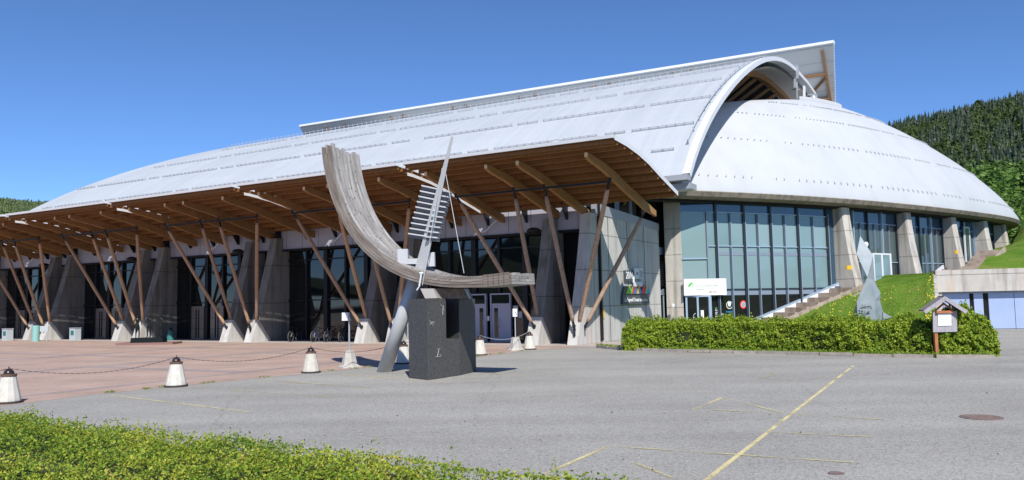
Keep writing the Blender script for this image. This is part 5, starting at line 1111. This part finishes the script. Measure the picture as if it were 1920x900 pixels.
# ================================================================== STATUES, BINS, BICYCLES
def skin_body(name, joints, edges, m_, parent, sub=1):
    me = bpy.data.meshes.new(name); me.from_pydata([tuple(j[0]) for j in joints], edges, []); o = bpy.data.objects.new(name, me); C.objects.link(o)
    sk = o.modifiers.new('skin', 'SKIN'); 
    for i, j in enumerate(joints): me.skin_vertices[0].data[i].radius = (j[1], j[2] if len(j) > 2 else j[1])
    me.skin_vertices[0].data[0].use_root = True
    sb_ = o.modifiers.new('sub', 'SUBSURF'); sb_.levels = sub; sb_.render_levels = sub
    dg = bpy.context.evaluated_depsgraph_get(); m2 = bpy.data.meshes.new_from_object(o.evaluated_get(dg)); bpy.data.objects.remove(o); m2.materials.clear(); m2.materials.append(m_)
    for p in m2.polygons: p.use_smooth = True
    r = bpy.data.objects.new(name, m2); C.objects.link(r); r.parent = parent; return r
stt = gz(278, 646); sg_ = thing('bronze_statue_group', 'three slim dark bronze figures on a low plinth on the plaza', 'statue', stt)
sx = (gz(330, 648) - gz(228, 650)); sx.z = 0; sx.normalize(); sy = Vector((-sx.y, sx.x, 0))
def sl_(a, b_, z): return stt + sx * a + sy * b_ + Vector((0, 0, z))
g = MB(); g.hexa([sl_(a, b_, z) for z in (0, .14) for a, b_ in ((-1.9, -.6), (1.9, -.6), (1.9, .9), (-1.9, .9))]); g.build('slab', mat('red_granite', (.24, .14, .12), .6), sg_)
g = MB(); g.hexa([sl_(a * (1 if z < .2 else .96), b_, z) for z in (.14, .46) for a, b_ in ((-1.1, -.25), (1.1, -.25), (1.1, .4), (-1.1, .4))]); g.build('plinth', M_bronze, sg_)
for i, (dx, arm) in enumerate(((-.78, 0), (-.02, 1), (.75, 1))):
    J = [((0, 0, .80), .10, .08), ((0, 0, 1.0), .09, .075), ((0, 0, 1.22), .12, .08), ((0, 0, 1.33), .045), ((0, 0, 1.43), .065, .075), ((0, 0, 1.5), .06, .065),
         ((-.08, 0, .74), .075), ((-.09, -.02, .42), .05), ((-.09, 0, .06), .035), ((-.10, -.12, .03), .03), ((.08, 0, .74), .075), ((.10, .02, .42), .05), ((.10, .02, .06), .035), ((.11, -.11, .03), .03),
         ((-.17, 0, 1.24), .05), ((-.25, -.02, 1.02), .038), ((-.12 if arm else -.26, -.14, .98 if arm else .84), .03), ((.17, 0, 1.24), .05), ((.25, -.02, 1.02), .038), ((.10 if arm else .27, -.15, 1.02 if arm else .84), .03)]
    E = [(0, 1), (1, 2), (2, 3), (3, 4), (4, 5), (0, 6), (6, 7), (7, 8), (8, 9), (0, 10), (10, 11), (11, 12), (12, 13), (2, 14), (14, 15), (15, 16), (2, 17), (17, 18), (18, 19)]
    fg = skin_body('figure', J, E, M_bronze, sg_, 2); fg.location = sl_(dx, .08, .46) - stt; fg.rotation_euler = (0, 0, math.atan2(sx.y, sx.x) + (.4 if i == 0 else -.1)); fg.scale = (1, 1, .98)
# bins and posts by the facade
def binbox(P, lab, w_=.75, h_=.95, m1=M_binw, m2=M_teal):
    r = thing('litter_bin', lab, 'bin', P, 'pale litter bins along the facade'); a = W(1, 0) - W(0, 0); b_ = W(0, 1) - W(0, 0)
    c = [P - a * w_ / 2, P + a * w_ / 2, P + a * w_ / 2 + b_ * .5, P - a * w_ / 2 + b_ * .5]
    g = MB(); g.hexa([V3(p, 0) for p in c] + [V3(p, h_) for p in c]); g.build('box', m1, r)
    g = MB(); cc_ = [P + a * x + Vector((0, 0, z)) - b_ * .012 for x, z in ((-.2, .42), (.2, .42), (.2, .78), (-.2, .78))]; g.prism(cc_, b_ * .01); g.build('label_plate', m2, r)
    g = MB(); c = [P + a * (w_ / 2 + .03) * s_ + b_ * u_ for s_, u_ in ((-1, -.03), (1, -.03), (1, .53), (-1, .53))]; g.hexa([V3(p, h_) for p in c] + [V3(p, h_ + .06) for p in c]); g.build('lid', M_greyl, r)
binbox(gz(8, 639), 'pale litter bin at the left edge of the plaza'); binbox(gz(135, 638.5), 'pale litter bin left of the bronze figures')
P = gz(67, 640); g = MB(); g.lathe([(.26, 0), (.26, 1.2), (.22, 1.24)], P, 16); cy = thing('display_column', 'mint green round column beside the far left piers', 'column', P); g.build('column', M_cyl, cy)
g = MB(); g.prism([P + Vector((.3, 0, .75)), P + Vector((.95, 0, .75)), P + Vector((.95, 0, 1.2)), P + Vector((.3, 0, 1.2))], (0, .06, 0)); g.tube([P + Vector((.85, .03, 0)), P + Vector((.85, .03, .8))], .03, 6); g.build('panel', M_binw, cy)
P = gz(320, 638.5); tb_ = thing('litter_bin', 'small teal conical bin right of the bronze figures', 'bin', P); g = MB(); g.lathe([(.30, 0), (.28, .2), (.16, .72), (.12, .75)], P, 14); g.build('body', M_teal, tb_); g = MB(); g.lathe([(.10, .75), (.13, .85), (.05, .95)], P, 12); g.build('lid', M_steelblk, tb_)
def bicycle(m_frame, lab):
    r = thing('bicycle', lab, 'bicycle', (0, 0, 0), 'bicycles parked under the canopy'); RW = .34
    for y in (0, 1.05):
        g = MB(); g.tube([(0, y + RW * math.cos(a), RW + RW * math.sin(a)) for a in np.linspace(0, 2 * math.pi, 28, endpoint=False)], .024, 6, closed=True); wh = g.build('wheel', mat('tyre_grey', (.12, .115, .105), .7), r)
        g = MB(); g.tube([(0, y + .305 * math.cos(a), RW + .305 * math.sin(a)) for a in np.linspace(0, 2 * math.pi, 24, endpoint=False)], .012, 5, closed=True)
        for k in range(14): a = k * 2 * math.pi / 14; g.tube([(0, y, RW), (0, y + .3 * math.cos(a), RW + .3 * math.sin(a))], .004, 4)
        g.tube([(-.05, y, RW), (.05, y, RW)], .025, 8); g.build('rim', M_rim, wh)
    g = MB(); bb = (0, .62, .28); hd = (0, .17, .80); st = (0, .72, .78)
    for a, b_, rr in ((bb, hd, .02), (hd, st, .016), (bb, st, .018), (bb, (0, 1.05, RW), .012), (st, (0, 1.05, RW), .01), (hd, (0, .14, .92), .02)): g.tube([a, b_], rr, 6)
    g.tube([(-.0, .17, .80), (.05, .08, .6), (.05, 0, RW)], .013, 6); g.tube([(-.0, .17, .80), (-.05, .08, .6), (-.05, 0, RW)], .013, 6); g.build('frame', m_frame, r)
    g = MB(); g.tube([(-.29, .26, .98), (-.2, .14, .97), (0, .12, .95), (.2, .14, .97), (.29, .26, .98)], .013, 6); g.build('handlebar', M_steelblk, r)
    g = MB(); g.tube([(0, .72, .78), (0, .75, .93)], .013, 6); g.hexa([(-.02, .6, .92), (.02, .6, .92), (.09, .88, .93), (-.09, .88, .93), (-.02, .6, .96), (.02, .6, .96), (.09, .88, .98), (-.09, .88, .98)]); g.build('saddle', M_steelblk, r)
    g = MB(); g.lathe([(.08, -.006), (.08, .006)], (0, 0, 0), 12); ob = g.v; g2 = MB(); g2.add([(z + .03, .62 + x, .28 + y) for x, y, z in ob], g.f); g2.tube([(.04, .62, .28), (.06, .62, .12)], .01, 5); g2.tube([(-.04, .62, .28), (-.06, .62, .44)], .01, 5); g2.build('crank', M_guard, r)
    return r
M_rim = mat('wheel_rim', (.06, .06, .06), .5, metal=.5)
mf = {c: mat('bike_' + c, v, .35) for c, v in (('blue', (.02, .07, .3)), ('black', (.02, .02, .02)), ('red', (.35, .02, .02)), ('silver', (.2, .2, .2)))}
protos = {}
for (x, y, c_, ang, lab) in [(523, 643, 'black', 15, 'black bicycle parked alone closest to the left pier'), (566, 643.5, 'blue', 18, 'blue bicycle parked in the row under the canopy'), (590, 643.5, 'silver', 10, 'silver bicycle beside the blue bicycle'), (603, 640.5, 'black', 40, 'black bicycle parked deeper behind the silver one'), (617, 643.5, 'black', 5, 'black bicycle in the middle of the row, wheel forward'), (640, 641, 'red', 50, 'red bicycle turned sideways behind the thin sign post'), (668, 643.5, 'black', 15, 'black bicycle parked closest to the white pier foot')]:
    if c_ in protos: o = copy_tree(protos[c_])
    else: o = protos[c_] = bicycle(mf[c_], lab)
    P = gz(x, y) + (W(0, 1.0) - W(0, 0)); o.location = V3(P, .012); o.rotation_euler = (R_(-6), 0, R_(ang) * -1); o['label'] = lab

# ================================================================== NOTICE BOARD, MONUMENT
ib = thing('notice_board', 'small gabled wooden notice board with white poster in the hedge', 'notice board', gz(1753, 663))
YB = gz(1753, 670).y - .12
def ip(x, y, dy=0.0): return at(x, y, 'Y', YB + dy)
g = MB(); g.prism([ip(1750, 623), ip(1795, 622), ip(1794, 583), ip(1749, 584)], (.15, .35, 0)); bx = g.build('case', M_board, ib)
g = MB(); g.prism([ip(1759, 611, -.03), ip(1784, 610.5, -.03), ip(1783.5, 587.5, -.03), ip(1759, 588, -.03)], (0, .025, 0)); g.build('poster', M_paper, ib)
g = MB()
for yy in (592, 595.5, 599, 603, 607.5): g.bar(ip(1762, yy, -.036), ip(1762 + rnd.uniform(9, 19), yy, -.036), .004, .015)
g.build('poster_print', mat('faint_print', (.55, .58, .55), .8), ib)
g = MB(); g.bar(ip(1755, 585, -.06), ip(1786, 584.5, -.06), .08, .09); g.build('header_strip', M_redwood, ib)
for (xa, xb, dy) in ((1751, 1752.5, .1), (1797, 1798.5, .38)):
    g = MB(); a = gz(xa + 1, 663); a = ip((xa + xb) / 2, 590, dy); g.bar(V3(a, -.02), V3(a, a.z + .1), .11, .11, Vector((0, 1, 0))); g.build('post', M_redwood, ib)
for (A, B) in (((1772, 557), (1733, 584)), ((1770, 557), (1812, 584))):
    g = MB(); a, b_ = ip(*A, -.25), ip(*B, -.25); u_ = Vector((0, 0, .05)); bk = Vector((.28, .95, 0)); g.hexa([a, b_, b_ + bk, a + bk, a + u_, b_ + u_, b_ + bk + u_, a + bk + u_]); g.build('roof_slope', M_roofbd, ib)
    g = MB(); g.bar(a + Vector((0, -.02, -.03)), b_ + Vector((0, -.02, -.03)), .035, .13, Vector((0, 0, 1))); g.build('bargeboard', M_board, ib)
g = MB(); g.prism([ip(1752, 583, .02), ip(1770, 567, .02), ip(1790, 583, .02), ip(1786, 583, .02), ip(1770, 571, .02), ip(1756, 583, .02)], (0, .06, 0)); g.build('gable_frame', M_redwood, ib)
# faceted monument
YM = 42.0; mo_loc = at(1637, 612, 'Y', YM); mn = thing('faceted_monument', 'tall twisted faceted grey metal monument with year plate on the lawn', 'monument', V3(mo_loc, .4))
def mp_(cx, cy, dy): return at(1560 + cx / 5, 430 + cy / 5, 'Y', YM + dy)
Vm = dict(A=mp_(265, 62, .3), L1=mp_(230, 230, -.1), F1=mp_(385, 245, -.15), Rk=mp_(345, 185, .3), N_=mp_(332, 448, -.45), R2=mp_(402, 492, .15), R3=mp_(455, 600, .25), R4=mp_(450, 670, .3), BL=mp_(230, 680, -.35), BM=mp_(400, 672, -.55), SL=mp_(205, 770, .4), B0=mp_(245, 850, -.4), B1=mp_(410, 860, -.6), B2=mp_(475, 850, .2), B3=mp_(196, 850, .4), bA=mp_(330, 300, .9), bN=mp_(350, 470, .75), bB=mp_(330, 700, 1.1), bG=mp_(330, 860, 1.2), t=mp_(480, 775, .25))
ks = list(Vm); ix = {k: i for i, k in enumerate(ks)}
fcs = [('A', 'L1', 'F1'), ('A', 'F1', 'Rk'), ('L1', 'N_', 'F1'), ('N_', 'R2', 'F1'), ('N_', 'BL', 'BM'), ('N_', 'BM', 'R3'), ('N_', 'R3', 'R2'), ('BM', 'R4', 'R3'), ('BL', 'B0', 'B1', 'BM'), ('BM', 'B1', 't'), ('BM', 't', 'R4'), ('B1', 'B2', 't'), ('BL', 'SL', 'B0'), ('SL', 'B3', 'B0'),
       ('A', 'bA', 'L1'), ('A', 'Rk', 'bA'), ('Rk', 'F1', 'bA'), ('F1', 'R2', 'bA'), ('L1', 'bA', 'bN', 'N_'), ('bA', 'R2', 'bN'), ('N_', 'bN', 'bB', 'BL'), ('bN', 'R2', 'R3'), ('bN', 'R3', 'bB'), ('R3', 'R4', 'bB'), ('BL', 'bB', 'SL'), ('SL', 'bB', 'bG', 'B3'), ('R4', 't', 'bB'), ('t', 'B2', 'bG', 'bB')]
g = MB(); g.add([Vm[k] for k in ks], [tuple(ix[k] for k in f_) for f_ in fcs]); g.build('faceted_body', M_facet, mn)
g = MB(); q0, q1, q2 = mp_(478, 776, .1), mp_(480, 850, .1), mp_(565, 822, .1); g.prism([q0, q1, q2], (0, .3, 0)); g.build('foot_wedge', M_facet, mn)
pn_ = (Vm['B1'] - Vm['B0']).normalized(); text_mesh('lettering', '2016', .27, mat('engraved_grey', (.08, .09, .1), .6), mp_(272, 745, -.66), pn_, (0, 0, 1), mn, extrude=.02); 
g = MB(); g.bar(mp_(280, 702, -.62), mp_(368, 702, -.62), .02, .03); g.build('engraved_line', M_ink, mn); g = MB(); g.bar(mp_(285, 775, -.62), mp_(365, 772, -.62), .02, .03); g.build('engraved_line', M_ink, mn)
g = MB(); P = at(1623.5, 458, 'Y', YM + .3); g.lathe([(.10, -.12), (.14, 0), (.08, .12)], P, 8); g.build('white_tip', M_paper, mn)
# antennas on the roof end
for k, (x0, y0, y1, lab) in enumerate([(1494, 162, 122, 'tall thin antenna mast on the dome crown under the arch'), (1508, 186, 160, 'white antenna panel right of the tall mast on the dome'), (1532, 190, 177, 'small box antenna frame at the right of the dome crown')]):
    nA = 76 + k * 1.5; P = at(x0, y0, 'n', nA); Q_ = at(x0 - 1, y1, 'n', nA); r = thing('antenna', lab, 'antenna', P - Vector((0, 0, .0)), 'antennas on the dome crown')
    g = MB(); g.bar(P - Vector((0, 0, 1.2)), Q_, .12, .12); g.build('pole', M_greyl, r)
    if k == 0:
        g = MB(); g.bar(at(1495, 148, 'n', nA - .2), at(1495, 124, 'n', nA - .2), .28, .2); g.bar(at(1491, 165, 'n', nA - .2), at(1491, 148, 'n', nA - .2), .3, .2); g.build('panel', M_greyl, r)
        g = MB(); g.bar(at(1484, 168, 'n', nA), at(1500, 168, 'n', nA), .1, .1); g.bar(at(1486, 140, 'n', nA), at(1500, 141, 'n', nA), .06, .06); g.build('bracket', M_greyl, r)
    elif k == 1: g = MB(); g.bar(at(1508, 184, 'n', nA - .2), at(1508, 162, 'n', nA - .2), .45, .15); g.build('panel', M_paper, r)
    else:
        g = MB(); g.bar(at(1514, 178, 'n', nA), at(1531, 177, 'n', nA), .12, .12); g.lathe([(.3, -.3), (.35, 0), (.3, .3)], at(1524, 186, 'n', nA), 10); g.build('bracket', M_greyl, r)

# ================================================================== HILLS, TREES
def hill_height(X, Y):
    # wooded slope to the right, far ridge to the left
    r = 0
    a = math.atan2(X, Y)
    s_ = max(0, min(1, (Y - 230) / 680)); ex = 1 / (1 + math.exp(-(X - (.34 * Y)) / 60))
    
    pxx = 960 + 1500 * X / Y; ys = np.interp(pxx, [1400, 1675, 1720, 1780, 1850, 1920, 2050, 2400], [300, 228, 218, 207, 190, 174, 150, 120]); top = (553 - ys) / 1500 * 900 - 9
    return (s_ ** 1.05) * top * (1 if X > 0 else 0)
g = MB(); rows = []
for j in range(26):
    Y = 150 + j * 36; rows.append([Vector((X, Y, hill_height(X, Y) - 2 + (3 * math.sin(X * .02) + 2 * math.sin(Y * .03 + X * .05)))) for X in np.linspace(40, 1100, 54)])
g.grid(rows); struct(g.build('hill', M_hill, smooth=True, fix=False))
sky1 = [(1640, 232), (1675, 218), (1720, 208), (1780, 196), (1850, 180), (1920, 163), (1990, 150)]
# wood on the left horizon
g = MB(); rows = []
Lp = [(-260, 362), (-100, 366), (0, 368), (40, 371), (92, 375), (150, 384), (230, 396), (330, 410)]
for (dY, dz) in ((0, -215), (500, 0), (900, -20)): 
    row = []
    for x, y in Lp: P = at(x, y + 6, 'Y', 1500); row.append(Vector((P.x * (1000 + dY) / 1500, 1000 + dY, max(P.z + dz, 0))))
    rows.append(row)
g.grid(rows); struct(g.build('far_hill', M_hill, smooth=True, fix=False))
def cone_tree(mb, P, h, r, tiers=5, n=7):
    P = Vector(P)
    for k in range(tiers):
        z0 = h * (.12 + .8 * k / tiers); z1 = z0 + h * .34 * (1 - .3 * k / tiers); rr = r * (1 - k / tiers) ** .85 * rnd.uniform(.85, 1.1) + .12
        ring = [P + Vector((math.cos(2 * math.pi * (i + .5 * (k % 2)) / n) * rr * rnd.uniform(.7, 1.15), math.sin(2 * math.pi * (i + .5 * (k % 2)) / n) * rr * rnd.uniform(.7, 1.15), z0 + rnd.uniform(-.03, .03) * h)) for i in range(n)]
        mb.add(ring + [P + Vector((0, 0, min(z1, h)))], [(i, (i + 1) % n, n) for i in range(n)])
g = MB()
for _ in range(1100):
    x = rnd.uniform(-20, 150); f_ = rnd.random(); yy = np.interp(x, [p[0] for p in Lp], [p[1] for p in Lp]) + 7; P = at(x, yy + 26 * f_, 'Y', 1500 - 340 * f_); cone_tree(g, P - Vector((0, 0, 4)), rnd.uniform(9, 15), rnd.uniform(3, 4.5), 2, 5)
struct(g.build('far_forest', M_birch, fix=False), 'stuff')
# proto conifers and birches
def conifer_proto(k):
    r = thing('spruce_tree', '', 'spruce', (0, 0, 0), 'spruces on the wooded hillside'); g = MB(); cone_tree(g, (0, 0, 0), 16, 2.3 + .35 * k, 8, 9); g.build('crown', M_needle, r, fix=False)
    g = MB(); g.tube([(0, 0, 0), (0, 0, 8), (0, 0, 15)], [.25, .15, .04], 5); g.build('trunk', M_bark, r); return r
def crown_pts(n, rx, rz, cz, lob=9, seed=0):
    rg = np.random.default_rng(seed); c_ = rg.normal(size=(lob, 3)); c_ /= np.linalg.norm(c_, axis=1)[:, None]; c_ *= np.array([rx, rx, rz]) * .58 * rg.uniform(.6, 1.1, (lob, 1)); rad = rg.uniform(.34, .55, lob)
    k = rg.integers(0, lob, n); d = rg.normal(size=(n, 3)); d /= np.linalg.norm(d, axis=1)[:, None]; s_ = rg.random(n) ** .35
    P = c_[k] + d * (rad[k] * s_)[:, None] * np.array([rx, rx, rz]); P[:, 2] += cz; return P, d
def leafy_proto(name, n, rx, rz, h, leaf, m_, seed, grp, cat, lob=9):
    r = thing(name, '', cat, (0, 0, 0), grp); P, d = crown_pts(n, rx, rz, h - rz, lob, seed); leaf_cloud('crown', P, d + np.array([0, 0, .4]), leaf, m_, r, ar=.7, jitter=.6)
    g = MB(); g.tube([(0, 0, 0), (.1, 0, h * .3), (0, .1, h * .7)], [.28 * h / 14, .2 * h / 14, .06], 6)
    for k in range(5): a = k * 1.3 + seed; g.tube([(0, 0, h * (.25 + .06 * k)), (math.cos(a) * rx * .6, math.sin(a) * rx * .6, h * (.5 + .06 * k))], [.1 * h / 14, .03], 5)
    g.build('trunk', M_bark, r); return r
cps = [conifer_proto(k) for k in range(3)]; bps = [leafy_proto('birch_tree', 420, 3.2, 5.2, 12.5, .8, M_birch, 11 + k, 'leafy trees on the wooded hillside', 'tree', 8) for k in range(2)]
spots = []
tries = 0
while len(spots) < 1500 and tries < 60000:
    tries += 1; Y = 240 + 690 * rnd.random() ** .8; px = rnd.uniform(1655, 1945); X = (px - 960) / 1500 * Y; z = hill_height(X, Y)
    x, y = proj((X, Y, z + 10))
    ysky = np.interp(x, [p[0] for p in sky1], [p[1] for p in sky1])
    if y < ysky + 2: continue
    # hidden behind the dome
    if y > np.interp(x, [1560, 1620, 1680, 1740, 1800, 1850, 1905, 1912, 1960], [200, 216, 238, 268, 307, 348, 407, 440, 450]) + 14: continue
    spots.append((Y, X, z, x, y))
# skyline row
for x in np.arange(1660, 1935, 5.0):
    y = np.interp(x, [p[0] for p in sky1], [p[1] for p in sky1]); xx = x + rnd.uniform(-2, 2); h_ = rnd.uniform(9, 17); Y = rnd.uniform(860, 930); P = at(xx, y + rnd.uniform(0, 8), 'Y', Y); spots.append((Y, P.x, P.z - h_, xx, -h_))
spots.sort()
near = spots[:150]; farr = spots[150:]
sp_i = bi_i = 0
from mathutils import noise as mn2
def is_birch(x, y, Y): return rnd.random() < (.88 if Y < 420 else max(.06, min(.9, .42 + 1.5 * mn2.noise(Vector((x * .022, Y * .006, 4))))))
g = MB(); gb_P = []; gb_N = []
named = 0
for k, (Y, X, z, x, y) in enumerate(spots):
    sky_ = y < 0
    birch = (not sky_) and is_birch(x, y, Y)
    if (k < 120) or sky_ or (k % 13 == 0 and named < 280):
        named += 1
        pr_ = rnd.choice(bps if birch else cps); o = copy_tree(pr_); h_ = (-y if sky_ else rnd.uniform(12, 19)); s_ = h_ / (12.5 if birch else 16)
        o.location = (X, Y, z - .5); o.scale = (s_ * rnd.uniform(.85, 1.15), s_, s_); o.rotation_euler = (0, 0, rnd.uniform(0, 6))
        o['label'] = ('dark spruce standing on the skyline of the right hill' if sky_ else ('light green leafy tree on the wooded slope behind the dome' if birch else 'dark spruce among the trees on the slope behind the dome'))
        o['group'] = 'skyline spruces on the right hill' if sky_ else o['group']
    else:
        if birch:
            P, d = crown_pts(190, 3.4, 5, 0, 6, k); P = P + np.array([X, Y, z + 6.5]); gb_P.append(P); gb_N.append(d + np.array([0, -.4, .5]))
        else: cone_tree(g, (X, Y, z - .5), rnd.uniform(9, 19), rnd.uniform(2.4, 4.0), 5, 7)
struct(g.build('spruce_forest', M_needle, fix=False), 'stuff')
struct(leaf_cloud('leafy_forest', np.concatenate(gb_P), np.concatenate(gb_N), .75, M_birch, ar=.7, jitter=.5), 'stuff')
for p in cps + bps:
    for ch in list(p.children): bpy.data.objects.remove(ch)
    bpy.data.objects.remove(p)
# nearer leafy trees right of the dome
lp = [leafy_proto('leafy_tree', 15000, 7.5, 8.5, 18, .30, M_leaft, 31 + k, 'broad trees right of the dome', 'tree', 26) for k in range(2)]
TL = [((1860, 285, 150), 'broad green tree just right of the dome, topmost'), ((1905, 282, 135), 'broad green tree at the right edge behind the lawn'), ((1835, 300, 165), 'broad green tree partly behind the dome slope'), ((1885, 330, 120), 'bushy tree in front near the dome rim'), ((1925, 345, 112), 'tree cut by the right edge above the upper lawn'), ((1950, 300, 140), 'tall leafy tree mostly outside the right edge'), ((1900, 380, 100), 'lowest bushy tree touching the dome tip'), ((1935, 395, 92), 'bush-like tree at the right edge over the grass')]
for k, ((x, y, Y), lab) in enumerate(TL):
    o = lp[k % 2] if k < 2 else copy_tree(lp[k % 2]); P = at(x, y, 'Y', Y); h_ = max(7.0, min(24.0, P.z - 3)); s_ = h_ / 18; o.location = (P.x, P.y, P.z - h_); o.scale = (max(s_, .62), max(s_, .62), s_); o.rotation_euler = (0, 0, k * 1.3); o['label'] = lab
# wooded valley side behind the viewer (seen only mirrored in the glass)
g = MB(); rows = []
for j, (rr, hh_) in enumerate([(140, 0), (170, 7), (260, 16), (700, 60)]):
    rows.append([Vector((math.cos(a) * rr, math.sin(a) * rr, hh_ * (.75 + .35 * math.sin(a * 9) + .15 * math.sin(a * 31 + 1) + .1 * math.sin(a * 77)) - .5)) for a in np.linspace(math.pi * 1.02, math.pi * 1.98, 120)])
g.grid(rows); struct(g.build('valley_side', M_hill, fix=False))
